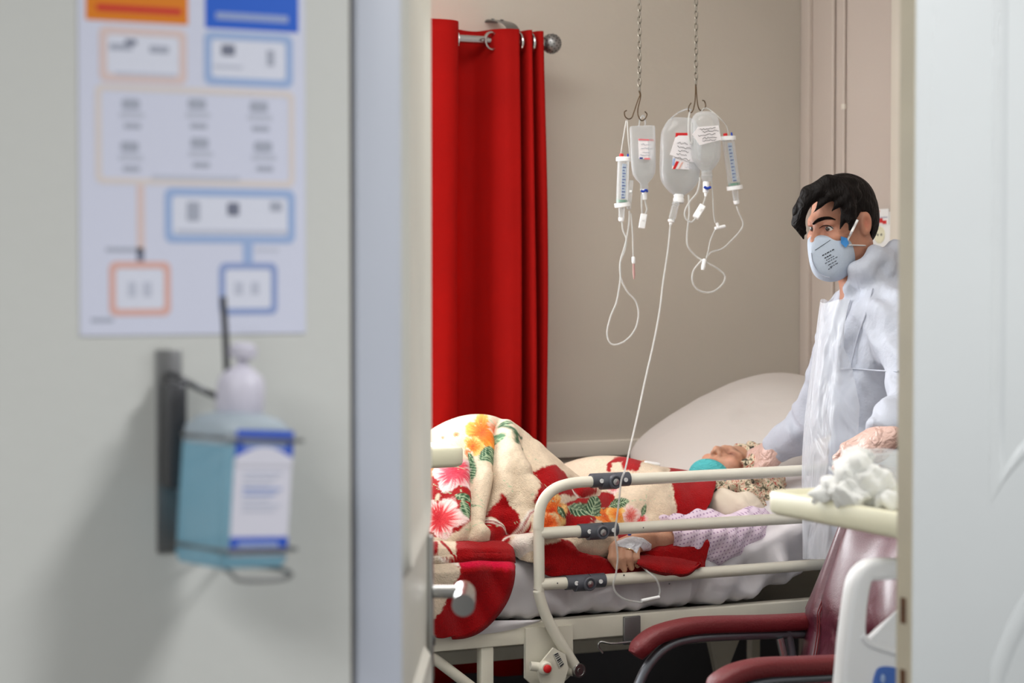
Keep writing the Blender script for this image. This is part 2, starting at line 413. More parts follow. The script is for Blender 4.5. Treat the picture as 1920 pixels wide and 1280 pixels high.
# ------------------------------------------------------------------ poster on the corridor wall
DP = DW - .0012
def pp(x, y, off=0.0): return at(x, y, DP - off)
# the sheet hangs square in the wall plane; its layout is worked out in wall coordinates
a = at(148, 320, DP); b = at(572, 320, DP); PU0, PU1 = float(a[0]), float(b[0]); PW = PU1 - PU0
zt = float(at(360, -70, DP)[2]); zb = float(at(360, 627, DP)[2]); 
po = thing('hygiene_poster', ((PU0 + PU1) / 2, DP, (zt + zb) / 2), 'printed flow chart poster with orange and blue headings above the sanitizer', 'poster')
MB().box((PU0, DP - .0006, zb), (PU1, DW - .0002, zt)).build('sheet', 'paper', po, smooth=False)
def uz(x, y): p = at(x, y, DP); return float(p[0]), float(p[2])
def prect(x0, x1, y0, y1, m, name='print', off=.0009, r=0.0):
    xm, ym = (x0 + x1) / 2, (y0 + y1) / 2
    u0 = uz(x0, ym)[0]; u1 = uz(x1, ym)[0]; z0 = uz(xm, y1)[1]; z1 = uz(xm, y0)[1]
    P = rrect(u0, u1, z0, z1, max(r, .0004), 4 if r else 1)
    MB().prism(np.stack([P[:, 0], np.full(len(P), DP - .0005), P[:, 1]], 1), (0, -(off - .0005), 0)).build(name, m, po, smooth=False)
def pframe(x0, x1, y0, y1, wpx, m, fill=None, name='chart_box'):
    xm, ym = (x0 + x1) / 2, (y0 + y1) / 2
    u0 = uz(x0, ym)[0]; u1 = uz(x1, ym)[0]; z0 = uz(xm, y1)[1]; z1 = uz(xm, y0)[1]; w_ = wpx / 1500
    if fill: prect(x0, x1, y0, y1, fill, 'box_fill', .0007, .006)
    o_ = rrect(u0, u1, z0, z1, .009); i_ = rrect(u0 + w_, u1 - w_, z0 + w_, z1 - w_, .005); y_ = DP - .001
    LS = [np.stack([q[:, 0], np.full(len(q), y_), q[:, 1]], 1) for q in (o_, i_)]
    MB().loops(LS).build(name, m, po, smooth=False)
prect(160, 352, -30, 42, 'ink_orange', 'orange_heading'); prect(384, 559, -20, 57, 'ink_blue', 'blue_heading')
pframe(185, 350, 52, 156, 15, 'ink_peach', 'ink_pale'); pframe(382, 549, 62, 162, 15, 'ink_sky', 'ink_pale')
pframe(178, 552, 164, 348, 12, 'ink_beige'); pframe(308, 553, 354, 456, 15, 'ink_sky', 'ink_pale')
pframe(204, 320, 490, 592, 13, 'ink_salmon', 'ink_pale'); pframe(410, 520, 492, 590, 13, 'ink_slate', 'ink_pale')
prect(256, 271, 346, 470, 'ink_peach', 'connector'); prect(256, 270, 470, 490, 'ink_dark', 'connector'); prect(455, 474, 456, 492, 'ink_sky', 'connector')
prect(198, 268, 464, 472, 'ink_grey'); prect(478, 522, 466, 472, 'ink_faint'); prect(170, 212, 596, 604, 'ink_grey')
for (x0, x1, y0, y1, m) in ((205, 248, 82, 94, 'ink_grey'), (234, 256, 74, 84, 'ink_dark'), (280, 316, 86, 100, 'ink_grey'), (214, 330, 136, 143, 'ink_faint'),
                            (415, 440, 84, 104, 'ink_dark'), (500, 514, 94, 124, 'ink_grey'), (400, 455, 122, 128, 'ink_faint'), (284, 450, 328, 338, 'ink_faint'),
                            (240, 255, 528, 556, 'ink_faint'), (268, 284, 528, 556, 'ink_faint'), (440, 456, 528, 552, 'ink_faint'), (470, 486, 528, 552, 'ink_faint'),
                            (350, 374, 378, 414, 'ink_grey'), (426, 448, 380, 404, 'ink_dark'), (506, 528, 378, 396, 'ink_grey'), (330, 540, 430, 438, 'ink_faint'),
                            (180, 340, 12, 24, 'ink_red'), (404, 540, 26, 40, 'ink_slate')):
    prect(x0, x1, y0, y1, m, 'print', .0013 if m == 'ink_dark' else .0012, .002)
for (cx, cy) in ((246, 205), (370, 205), (486, 210), (244, 285), (375, 278), (494, 285)):   # six small hand-washing drawings
    prect(cx - 18, cx + 16, cy - 20, cy, 'ink_grey', 'pictogram', .0011, .004); prect(cx - 22, cx + 24, cy + 4, cy + 16, 'ink_faint', 'pictogram', .0011, .003)
    prect(cx - 14, cx + 18, cy + 26, cy + 36, 'ink_grey', 'caption', .0011, .002)

# ------------------------------------------------------------------ sanitizer bracket and bottle
mat('liquid_blue', (156, 208, 228), 0.15, clear=0.35, milk=0.35)
mat('bottle_clear', (206, 216, 224), 0.25, clear=0.5, milk=0.35)
mat('label_white', (218, 216, 226), 0.45); mat('label_blue', (40, 84, 190), 0.4); mat('pump_white', (206, 202, 214), 0.4)
# frame of the holder: origin on the wall, turned and leaning a little
def basis(o, yaw, roll):
    M = Matrix.Translation(Vector(o)) @ Matrix.Rotation(math.radians(yaw), 4, 'Z') @ Matrix.Rotation(math.radians(roll), 4, 'Y')
    return np.array(M)
DBk = 2.30
bc = at(441, 905, DBk)                       # middle of the bottle body
MS = basis(bc, 19, 4.5)                      # local: x right, y away from the corridor, z up
S = 1 / 1530
bw, bd = .103 / 2, .100 / 2; z0, z1 = -148 * S, 120 * S
sb = thing('sanitizer_bottle', xf(MS, [(0, 0, z0)])[0], 'pump bottle of light blue hand sanitizer with blue and white label', 'bottle')
def rloop(hw, hd, z, r=.014): P = rrect(-hw, hw, -hd, hd, r, 5); return xf(MS, np.stack([P[:, 0], P[:, 1], np.full(len(P), z)], 1))
zl_ = .046
MB().loops([rloop(bw * .93, bd * .93, z0), rloop(bw, bd, z0 + .008), rloop(bw, bd, zl_)], True, True).build('liquid', 'liquid_blue', sb)
MB().loops([rloop(bw, bd, zl_ + .001), rloop(bw, bd, z1 - .03), rloop(bw * .97, bd * .97, z1 - .012), rloop(bw * .8, bd * .8, z1, .02), rloop(.022, .022, z1 + .008, .0215)], False, False).build('shoulder', 'bottle_clear', sb)
pm = MB(); pm.lathe([(.027, 0), (.029, .004), (.029, .034), (.025, .044), (.015, .052), (.010, .056)], xf(MS, [(0, 0, z1 + .006)])[0], MS[:3, 2])
pm.build('pump_collar', 'pump_white', sb)
MB().lathe([(.007, 0), (.007, .014), (.016, .016), (.017, .028), (.010, .034), (0, .0345)], xf(MS, [(0, 0, z1 + .056)])[0], MS[:3, 2]).build('pump_head', 'pump_white', sb)
def lab(x0, x1, za, zb3, m, name, off=.0012, par=sb, arch=0):
    k = 9; top = [(x0 + (x1 - x0) * i / k, zb3 + arch * math.sin(math.pi * i / k)) for i in range(k + 1)]
    P = [(x0, za), (x1, za)] + top[::-1]
    return MB().prism(xf(MS, [(p[0], -bd - off, p[1]) for p in P]), xf(MS, [(0, .001, 0)])[0] - MS[:3, 3]).build(name, m, par, smooth=False)
lb = lab(-.040, .044, -.082, .066, 'label_white', 'label')
lab(-.040, .044, .033, .066, 'label_blue', 'blue_band', .0018, lb); lab(-.040, .044, -.078, -.060, 'label_blue', 'blue_band', .0018, lb)
lab(-.040, .044, .024, .0335, 'label_white', 'white_arch', .0022, lb, .013)
for i, zz in enumerate((.014, .008, .001, -.005, -.011, -.018, -.024, -.03)): lab(-.026, .03 - .008 * (i % 3), zz, zz + .003, 'ink_slate' if 2 < i < 5 else 'ink_faint', 'print_line', .0018, lb)
lab(-.03, .034, .045, .056, 'ink_slate', 'print_line', .0021, lb)
lab(-.03, .03, -.072, -.066, 'ink_slate', 'print_line', .0021, lb)
# the steel bracket: back plate, wire cradle, elbow lever
br = thing('sanitizer_bracket', at(318, 900, DW), 'steel wall bracket with wire arms holding the blue sanitizer bottle', 'bracket')
pu0, pu1 = float(at(292, 850, DW)[0]), float(at(340, 850, DW)[0]); pz0, pz1 = float(at(318, 1035, DW)[2]), float(at(318, 655, DW)[2])
MB().box((pu0, DW - .004, pz0), (pu1, DW - .0003, pz1), bev=.0015).build('back_plate', 'steel_dull', br)
hk = xf(np.linalg.inv(MS), [((pu0 + pu1) / 2, DW - .004, 0)])[0]
zp0, zp1 = float(at(318, 1000, DW)[2]), float(at(318, 715, DW)[2])
MB().box((pu0 + .004, DW - .045, zp0 + .06), (pu1 - .004, DW - .004, zp1), bev=.004).build('bottle_clamp', 'steel_dark', br)
for zz, nm in ((.055, 'wire_hoop'), (-.075, 'wire_hoop')):
    e = .004; pts = [(hk[0], bd + .055, zz), (-bw - e, bd * .7, zz), (-bw - e, -bd - e, zz), (bw + e, -bd - e, zz), (bw + e, bd * .6, zz), (hk[0] + .01, bd + .055, zz)]
    Q = []
    for i, p in enumerate(pts): Q.append(p)
    MB().tube(xf(MS, spline(Q, 5)) if False else xf(MS, Q), .0026, 8).build(nm, 'steel_dull', br)
MB().tube(xf(MS, spline([(-.036, -bd + .01, z0 - .003), (-.04, -bd - .008, z0 - .004), (-.03, -bd - .014, z0 - .012), (.03, -bd - .014, z0 - .012), (.042, -bd - .006, z0 - .004), (.042, bd, z0 - .004)], 5)), .003, 8).build('base_wire', 'steel_dull', br)
e0 = at(428, 745, 2.36); e1 = at(420, 548, 2.355)
MB().tube(spline([at(318, 700, DW - .006), at(330, 705, DW - .03), at(395, 738, 2.39), at(424, 740, 2.36), at(424, 660, 2.355), at(418, 556, 2.355)], 6), .0042, 8).build('elbow_lever', 'steel_dark', br)
# ------------------------------------------------------------------ curtain, rod
mat('curtain_red', (168, 13, 9), 0.8, bump=(420, 0.25), milk=0.25, spec=.2, vary=(8, 0.05))
DR = 5.22
zrod = float(at(940, 77, DR)[2])
def ru(x): return float(at(x, 77, DR)[0])
rod = thing('curtain_rod', (ru(900), DR, zrod), 'steel curtain rod with pierced ball end above the red curtain', 'curtain rod')
MB().tube([(1.0, DR, zrod), (ru(1012), DR, zrod)], .0115, 16).build('rod', 'steel', rod)
fin = MB().sphere(at(1034, 82, DR), .029, 24).build('finial', 'steel_dull', rod)
fb = MB(); fc = at(1034, 82, DR)
for i in range(90):
    k = (i + .5) / 90; th = math.acos(1 - 2 * k); ph = i * 2.39996
    nrm = np.array([math.sin(th) * math.cos(ph), math.sin(th) * math.sin(ph), math.cos(th)])
    fb.cyl(fc + nrm * .0285, fc + nrm * .0295, .0022, n=6)
fbo = fb.build('piercing', 'ink_black', fin); fbo['kind'] = 'stuff'
MB().lathe([(.014, 0), (.017, .004), (.017, .014), (.010, .02), (.012, .028)], (ru(1008), DR, zrod), (1, 0, 0)).build('rod_collar', 'steel', rod)
ub = ru(968)
bp = spline([(ub, DB - .002, zrod + .075), (ub, DB - .03, zrod + .078), (ub, DR + .05, zrod + .055), (ub, DR, zrod + .016)], 6)
mbk = MB()
for s_ in (0,):
    G = np.stack([bp + np.array([-.02, 0, 0]), bp + np.array([.02, 0, 0])], 1); G2 = G + np.array([0, 0, .003])
    mbk.loops(np.stack([np.concatenate([G[i], G2[i][::-1]]) for i in range(len(bp))]), True, True)
bk = mbk.build('bracket', 'steel_dull', rod)
for k in (4, 9): MB().cyl(bp[k] + (0, -.002, .003), bp[k] + (0, -.003, .0065), .005, n=8).build('screw', 'steel_dark', bk)

cp = [(700, .05), (728, -.05), (760, -.06), (790, -.075), (825, -.075), (845, -.05), (851, -.01), (853, .03), (862, .06), (885, .075), (905, .06), (915, .02), (922, -.02), (935, -.045), (950, -.05), (960, -.045), (964.5, .0), (966, .09), (972, .10), (974.5, .0), (978, -.045), (984, -.045), (987.5, .0), (989.5, .08), (994, .08), (997, -.02), (1003, -.04), (1009, -.03), (1012, .01)]
cpa = np.array([(ru(x) , DR + o_) for x, o_ in cp]); cs = spline(np.c_[cpa, np.zeros(len(cpa))], 7)[:, :2]
nz = 46; zt_, zb_c = zrod + .042, .30
G = np.zeros((len(cs), nz, 3)); u_ref = ru(905)
for j in range(nz):
    t_ = j / (nz - 1); z = zt_ + (zb_c - zt_) * t_
    spread = 1 + .13 * t_ + .02 * math.sin(t_ * 5)
    amp = 1 + .25 * math.sin(t_ * 3.0) - .25 * t_
    G[:, j, 0] = u_ref + (cs[:, 0] - u_ref) * spread + .006 * np.sin(cs[:, 0] * 60 + t_ * 6) * t_
    G[:, j, 1] = DR + (cs[:, 1] - DR) * amp + .006 * np.sin(cs[:, 0] * 31 + t_ * 9) * t_
    G[:, j, 2] = z - .012 * (1 - t_) * np.clip((cs[:, 0] - ru(850)) / .1, 0, 1)
ct = thing('curtain', (ru(905), DR, zb_c), 'red eyelet curtain hanging in deep folds beside the bed', 'curtain')
fab = MB().grid(G).build('fabric', 'curtain_red', ct)
sm = fab.modifiers.new('thick', 'SOLIDIFY'); sm.thickness = .0022
def eyelet(x, yaw, tilt=0):
    c = at(x, 77, DR); M = np.array(Matrix.Translation(Vector((c[0], DR + (0 if x < 900 else -.022), zrod - .004))) @ Matrix.Rotation(math.radians(yaw), 4, 'Z'))
    a_ = np.linspace(0, 2 * math.pi, 32, endpoint=False); ring = np.stack([.024 * np.cos(a_), np.zeros(32), .024 * np.sin(a_)], 1)
    MB().tube(xf(M, ring), .0052, 8, closed=True, flat=.8).build('eyelet', 'steel', ct)
eyelet(852, 97); eyelet(916, 14); eyelet(968, 88); eyelet(990, 88)

# ------------------------------------------------------------------ drip chains and hooks
DI = 4.60
def chain(x, ybot, label):
    zb_ = float(at(x, ybot, DI)[2]); u = float(at(x, 100, DI)[0])
    t = thing('hanging_chain', (u, DI, ZC), label, 'chain', 'drip chains from the ceiling')
    a_ = np.linspace(0, 2 * math.pi, 16, endpoint=False)
    L_ = np.stack([.0042 * np.cos(a_), np.zeros(16), .0068 * np.sin(a_) + np.sign(np.sin(a_)) * .0028], 1)
    me = MB().tube(L_, .0016, 6, closed=True).build('link', 'chain_metal', t).data
    first = [c for c in t.children][0]; n_ = int((ZC - .012 - zb_) / .0163)
    for k in range(n_):
        o = first if k == 0 else bpy.data.objects.new('link', me)
        if k: COL.objects.link(o); o.parent = t; o.matrix_parent_inverse = PINV(t)
        o.location = (u, DI, zb_ + .008 + k * .0163); o.rotation_euler = (0, 0, math.radians(35 + 90 * (k % 2)))
    return t
c1 = chain(1199, 172, 'left of the two metal chains hanging over the bed')
c2 = chain(1305, 160, 'right of the two metal chains hanging over the bed')
def pxtube(pts, r, m, name, par=None, n=8, k=8):
    """pts: (x, y[, depth plane])"""
    P = [at(p[0], p[1], p[2] if len(p) > 2 else DI) for p in pts]
    return MB().tube(spline(P, k), r, n).build(name, m, par)
for (c, L_, Rr) in ((c1, [(1198, 170), (1200, 178), (1196, 188), (1188, 212), (1184, 221), (1178, 223), (1172, 218), (1171, 210), (1175, 207)],
                     [(1200, 171), (1201, 182), (1196, 205), (1197, 218), (1203, 226), (1210, 222), (1213, 214), (1209, 209)]),
                    (c2, [(1304, 158), (1304, 170), (1303, 190), (1300, 205), (1296, 211), (1291, 207), (1292, 199), (1296, 193)],
                     [(1305, 158), (1306, 175), (1308, 195), (1312, 206), (1318, 206), (1323, 199), (1321, 190), (1317, 188)])):
    pxtube([(*p, DI - .003) for p in L_], .0016, 'hook_wire', 'hook', c); pxtube([(*p, DI + .003) for p in Rr], .0016, 'hook_wire', 'hook', c)

# ------------------------------------------------------------------ drip bottles, burettes, lines
mat('bag_plastic', (218, 220, 222), 0.14, clear=0.66, milk=0.4, spec=0.8, wrinkle=(9, .35))
mat('bag_fluid', (214, 214, 214), 0.08, clear=0.78, milk=0.3, spec=0.8, wrinkle=(14, .5))
mat('tube_clear', (226, 226, 224), 0.15, clear=0.50, milk=0.35, spec=0.7)
mat('clear_hard', (228, 230, 232), 0.1, clear=0.74, milk=0.3, spec=0.7)
mat('scale_blue', (192, 206, 222), 0.5, clear=.35); mat('print_blue', (40, 62, 140), 0.4)
mat('cap_red', (206, 30, 34), 0.35); mat('cap_blue', (24, 62, 170), 0.35); mat('float_green', (34, 128, 88), 0.4)
mat('sticker', (240, 236, 238), 0.5); mat('sticker_pink', (224, 120, 128), 0.5)
PXM = 1 / 760
def vessel(top, bot, prof, ratio, d, m, name, par, n=36, sq=2.6):
    """solid of superelliptic section along a leaning axis; prof: (pixel distance below the top, half width in pixels[, depth ratio])"""
    A = at(*top, d); B = at(*bot, d); ax = B - A; L_ = np.linalg.norm(ax); ax /= L_; Lp = math.hypot(bot[0] - top[0], bot[1] - top[1])
    sd = R_ - ax * (R_ @ ax); sd /= np.linalg.norm(sd); fw = np.cross(ax, sd); ang = np.linspace(0, 2 * math.pi, n, endpoint=False); LS = []
    cs_ = np.sign(np.cos(ang)) * np.abs(np.cos(ang)) ** (2 / sq); sn_ = np.sign(np.sin(ang)) * np.abs(np.sin(ang)) ** (2 / sq)
    for p in prof:
        r = p[1] * PXM * (L_ / (Lp * PXM)); rt = p[2] if len(p) > 2 else ratio
        LS.append(A + ax * (p[0] / Lp * L_) + r * cs_[:, None] * sd + r * rt * sn_[:, None] * fw)
    return MB().loops(LS, True, True).build(name, m, par)
def smooth_prof(P, k=5): return [tuple(q) for q in spline(np.array(P, float), k)]
def card(poly, d, m, name, par, t=.0008, lift=0.0):
    P = [at(x, y, d) for x, y in poly]
    return MB().prism(P, (0, -t, 0)).build(name, m, par, smooth=False)
# left hook: small square bottle
b1 = thing('drip_bottle', at(1205, 232, DI), 'small squarish drip bottle with a pink striped sticker on the left chain', 'drip bottle')
dB = DI + .01
pxtube([(1198, 238, dB), (1200, 224, dB), (1205, 217, dB), (1209, 222, dB), (1210, 238, dB)], .0022, 'bag_plastic', 'hanger_loop', b1)
vessel((1204, 236), (1208, 358), [(0, 20), (1, 23), (5, 24), (60, 23.5), (75, 23), (90, 21), (100, 15), (107, 8), (113, 7), (120, 8), (122, 7)], .55, dB, 'bag_plastic', 'body', b1, sq=4)
vessel((1205, 290), (1207.5, 350), [(0, 20.5), (1, 21.5), (20, 21), (34, 19), (45, 13), (52, 6.5), (58, 5.5)], .5, dB, 'bag_fluid', 'fluid', b1, sq=4)
dl = dB - .021
ls = card([(1197, 261), (1225, 261), (1226, 299), (1198, 297)], dl, 'sticker', 'sticker', b1)
card([(1197, 260), (1226, 261), (1226, 264), (1197, 263)], dl - .001, 'sticker_pink', 'stripe', ls); card([(1208, 296), (1219, 296), (1219, 299), (1208, 299)], dl - .001, 'sticker_pink', 'stripe', ls)
card([(1199, 295), (1205, 295), (1205, 298), (1199, 298)], dl - .001, 'print_blue', 'stripe', ls)
def scribble(par, x0, x1, ys, d, slope=0.0, seed=0, m='ink_black', r=.0005):
    rg = random.Random(seed)
    for y in ys:
        P = []; x = x0 + rg.random() * (x1 - x0) * .3; xe = x1 - rg.random() * (x1 - x0) * .25
        while x < xe: P.append((x, y + slope * (x - x0) + rg.uniform(-1.6, 1.6), d)); x += rg.uniform(1.2, 2.6)
        if len(P) > 2: pxtube(P, r, m, 'handwriting', par, 4, 2)
scribble(ls, 1200, 1224, (270, 277, 284, 290), dl - .0016, .05, 3, 'ink_grey')
MB().cyl(at(1208, 354, dB), at(1209, 374, dB), .0075, .006).build('spike_port', 'white_plastic', b1)
pxtube([(1202, 357, dB - .008), (1206, 359, dB - .01), (1211, 356, dB - .01), (1214, 359, dB - .008)], .003, 'cap_blue', 'stopcock', b1)
# its short line with a roller clamp
l1 = thing('drip_line', at(1210, 380, dB), 'short clear drip line with white roller clamp under the small squarish bottle', 'drip line')
pxtube([(1209, 374, dB), (1211, 384, dB), (1213, 392, dB), (1210, 401, dB)], .0022, 'tube_clear', 'tube', l1); pxtube([(1203, 364, dB), (1203, 385, dB), (1204, 402, dB)], .0022, 'tube_clear', 'tube', l1)
def clamp(par, a_, b_, d, wpx=6.5, m='white_plastic'):
    A = at(*a_, d); B = at(*b_, d); ax = (B - A); L_ = np.linalg.norm(ax); ax /= L_; sd = R_ - ax * (R_ @ ax); sd /= np.linalg.norm(sd); fw = np.cross(ax, sd)
    M = np.eye(4); M[:3, 0] = sd; M[:3, 1] = fw; M[:3, 2] = ax; M[:3, 3] = A; h = wpx * PXM
    c = MB().box((-h, -h * .8, 0), (h, h * .8, L_), M, bev=.002).build('roller_clamp', m, par)
    MB().lathe([(.004, -.003), (.004, .003)], xf(M, [(0, h * .8, L_ * .4)])[0], sd, 14).build('wheel', 'white_plastic', c)
    return c
clamp(l1, (1207.5, 401), (1203, 428), dB)
# burette (measuring chamber)
def burette(top, bot, hw, label, hang, d, flip=1):
    A = at(*top, d); t = thing('burette', A, label, 'burette', 'burettes on the drip hooks'); Lp = math.hypot(bot[0] - top[0], bot[1] - top[1])
    vessel(top, bot, [(0, hw), (Lp, hw)], 1, d, 'clear_hard', 'barrel', t, sq=2)
    vessel((top[0], top[1] - 5), (top[0] + .2 * (bot[0] - top[0]) / 10, top[1] + 3), [(0, hw + 1), (1, hw + 3), (8, hw + 3)], 1, d, 'white_plastic', 'top_cap', t, sq=2)
    vessel((bot[0], bot[1] - 2), (bot[0] + 1, bot[1] + 6), [(0, hw + 3.5), (7, hw + 3.5), (8, hw + 2)], 1, d, 'white_plastic', 'bottom_cap', t, sq=2)
    ax = (np.array(bot, float) - top) / Lp; nrm = np.array([-ax[1], ax[0]])
    def q(s_, o_): v = np.array(top) + ax * s_ + nrm * -o_; return (v[0], v[1])
    vessel(q(-11, -4 * flip), q(-3, -4 * flip), [(0, 3), (1, 4), (8, 4)], 1, d - .004, 'cap_red', 'port_cap', t, sq=2)
    vessel(q(-11, 8), q(-3, 8), [(0, 1.5), (8, 2)], 1, d, 'cap_blue', 'air_vent', t, sq=2)
    vessel(q(Lp - 7, 0), q(Lp - 3, 0), [(0, hw - 1), (4, hw - 1)], 1, d, 'float_green', 'float_valve', t, sq=2)
    sc = MB()
    df = d - (hw + .6) * PXM
    card([q(8, -2), q(8, 6), q(Lp - 10, 6), q(Lp - 10, -2)], df, 'scale_blue', 'scale', t, .0005)
    for k in range(11):
        s_ = 14 + (Lp - 26) * k / 10; card([q(s_, -1), q(s_, 3 if k % 2 else 5), q(s_ + 1.2, 3 if k % 2 else 5), q(s_ + 1.2, -1)], df - .001, 'print_blue', 'tick_mark', t, .0004)
    vessel(q(Lp + 5, 0), q(Lp + 34, 0), [(0, 5), (4, 6), (26, 5), (28, 3), (29, 2.5)], 1, d, 'clear_hard', 'drip_chamber', t, sq=2)
    vessel(q(Lp + 26, 0), q(Lp + 34, 0), [(0, 6), (6, 5), (8, 2)], 1, d, 'white_plastic', 'chamber_cap', t, sq=2)
    for k, H_ in enumerate(hang): pxtube(H_, .0016, 'tube_clear', 'hanger_strap', t)
    return t
dU = DI - .02
burette((1169, 299), (1166, 382), 11, 'burette with red cap hanging left of the small squarish bottle',
        [[(1163, 296, dU), (1168, 262, dU), (1174, 226, DI)], [(1182, 298, dU), (1178, 262, dU), (1176, 226, DI)]], dU)
burette((1365, 260), (1377, 350), 11.5, 'burette with red cap hanging right of the round drip bottle',
        [[(1366, 252, dU), (1362, 236, dU), (1350, 222, dU), (1330, 205, DI), (1319, 204, DI), (1312, 215, DI)]], dU, 1)
# right hook: large soft bottle
b2 = thing('drip_bottle', at(1275, 205, DI + .03), 'large soft drip bottle with red and white label on the right chain', 'drip bottle')
dL = DI + .035
pxtube([(1258, 222, dL), (1272, 211, dL), (1290, 204, dL - .03), (1297, 207, DI)], .002, 'bag_plastic', 'hanger_loop', b2)
big = smooth_prof([(0, 18), (6, 26), (20, 34), (34, 38), (70, 38.5), (105, 37.5), (122, 33), (138, 20), (144, 11), (150, 9), (158, 9.5), (160, 9)])
vessel((1278, 221), (1273, 380), big, .55, dL, 'bag_plastic', 'body', b2, sq=2.4)
vessel((1277, 300), (1273, 372), smooth_prof([(0, 35), (1, 36), (26, 36), (44, 31), (58, 18), (64, 9.5), (70, 8)]), .5, dL, 'bag_fluid', 'fluid', b2, sq=2.4)
vessel((1273, 364), (1272, 380), [(0, 9), (3, 10), (6, 9), (9, 10.5), (15, 10), (16, 8)], 1, dL, 'white_plastic', 'neck', b2, sq=2)
dl = dL - .034
lb2 = card([(1262, 289), (1310, 300), (1310, 319), (1260, 316)], dl, 'sticker', 'label', b2); card([(1267, 249), (1291, 249), (1291, 262), (1266, 262)], dl, 'cap_red', 'red_label', b2)
card([(1268, 302), (1273, 303), (1266, 317), (1261, 317)], dl - .001, 'cap_red', 'stripe', lb2); card([(1278, 304), (1281, 304), (1274, 317), (1271, 317)], dl - .001, 'ink_salmon', 'stripe', lb2)
card([(1262, 297), (1266, 297), (1264, 310), (1260, 310)], dl - .001, 'ink_sky', 'stripe', lb2)
nt2 = card([(1266, 258), (1272, 254), (1290, 254), (1308, 306), (1288, 302), (1256, 290)], dl - .0025, 'sticker', 'written_note', b2)
scribble(nt2, 1264, 1296, (266, 274, 281, 288, 295), dl - .0045, .15, 5)
scribble(lb2, 1283, 1306, (308, 312), dl - .002, .15, 6, 'ink_grey', .0004)
# round bottle in front of it
b3 = thing('drip_bottle', at(1322, 205, DI - .02), 'round clear drip bottle with handwritten note, in front of the large one', 'drip bottle')
dQ = DI - .025
pxtube([(1294, 208, DI), (1291, 224, dQ), (1291, 255, dQ), (1294, 270, dQ), (1298, 262, dQ), (1297, 230, dQ)], .0022, 'tube_clear', 'hanger_loop', b3)
rb = smooth_prof([(0, 8), (3, 17), (12, 24), (24, 27), (55, 28), (85, 27), (100, 20), (110, 11), (114, 9.5)])
vessel((1321, 209), (1325, 323), rb, .9, dQ, 'clear_hard', 'body', b3, sq=2.1)
vessel((1322, 262), (1325, 322), smooth_prof([(0, 25.5), (1, 26), (32, 24.5), (46, 18), (56, 10), (60, 8)]), .9, dQ, 'bag_fluid', 'fluid', b3, sq=2.1)
vessel((1325, 320), (1325, 340), [(0, 9), (3, 10.5), (8, 10), (9, 11), (18, 9.5), (20, 7)], 1, dQ, 'bag_plastic', 'neck', b3, sq=2)
dl = dQ - .036
n3 = card([(1309, 238), (1347, 235), (1352, 262), (1312, 272), (1298, 252)], dl, 'sticker', 'written_note', b3)
scribble(n3, 1306, 1348, (244, 249, 255, 261, 266), dl - .0016, -.12, 9)
vessel((1324, 340), (1323, 368), [(0, 5), (2, 6), (20, 5.5), (22, 3), (28, 2.2)], 1, dQ, 'white_plastic', 'spike_port', b3, sq=2)
pxtube([(1320, 350, dQ - .01), (1326, 353, dQ - .012), (1332, 351, dQ - .01)], .0036, 'cap_blue', 'stopcock', b3)
# drip chamber and long line from the large bottle to the hand on the bed
l2 = thing('drip_line', at(1263, 400, dL), 'long clear drip line running from the large bottle down to the bed', 'drip line')
vessel((1268, 378), (1258, 418), [(0, 6), (6, 7), (8, 5), (9, 6.5), (32, 6.5), (34, 5), (36, 7), (40, 3)], 1, dL - .005, 'clear_hard', 'drip_chamber', l2, sq=2)
vessel((1259, 412), (1257, 422), [(0, 6.5), (4, 6.5), (6, 3.5), (10, 2.5)], 1, dL - .005, 'white_plastic', 'chamber_cap', l2, sq=2)
LONG = [(1257, 420, 4.62), (1252, 470, 4.60), (1243, 530, 4.57), (1237, 580, 4.54), (1226, 640, 4.50), (1210, 710, 4.46), (1195, 780, 4.40), (1181, 840, 4.30), (1172, 880, 4.135), (1165, 900, 4.13), (1161, 935, 4.13), (1156, 975, 4.13), (1153, 1000, 4.13), (1158, 1040, 4.13), (1155, 1075, 4.13), (1150, 1095, 4.13), (1156, 1112, 4.13), (1174, 1124, 4.13), (1204, 1129, 4.13), (1222, 1126, 4.13), (1234, 1120, 4.13)]
pxtube(LONG, .0024, 'tube_clear', 'tube', l2, 8, 6)
MB().cyl(at(1203, 1126, 4.128), at(1236, 1119, 4.128), .0045, .0042).build('luer_connector', 'white_plastic', l2)
pxtube([(1235, 1119, 4.13), (1237, 1105, 4.13), (1230, 1085, 4.13), (1215, 1072, 4.15), (1204, 1062, 4.19), (1197, 1056, 4.215)], .0024, 'tube_clear', 'tube', l2)
# looping line of the round bottle and right burette
l3 = thing('drip_line', at(1320, 400, dQ), 'clear drip line with a white clamp and small tap, looping below the round bottle', 'drip line')
pxtube([(1323, 368, dQ), (1320, 378, dQ), (1317, 386, dQ)], .0022, 'tube_clear', 'tube', l3); clamp(l3, (1318, 385), (1304, 408), dQ, 6.5)
pxtube([(1304, 409, dQ), (1296, 416, dQ), (1286, 410, dQ), (1284, 396, dQ), (1293, 378, dQ), (1306, 362, dQ), (1311, 345, dQ), (1312, 332, dQ)], .0022, 'tube_clear', 'tube', l3)
pxtube([(1291, 365, dQ + .02), (1292, 400, dQ + .02), (1288, 440, dQ + .02), (1290, 462, dQ + .02), (1305, 480, dQ + .02), (1325, 492, dQ), (1345, 503, dQ), (1359, 517, dQ), (1354, 533, dQ), (1335, 547, dQ), (1312, 545, dQ), (1299, 530, dQ), (1300, 508, dQ), (1315, 488, dQ)], .0024, 'tube_clear', 'tube', l3, 8, 7)
pxtube([(1333, 325, dQ), (1336, 360, dQ), (1338, 400, dQ), (1341, 417, dQ)], .0018, 'tube_clear', 'tube', l3)
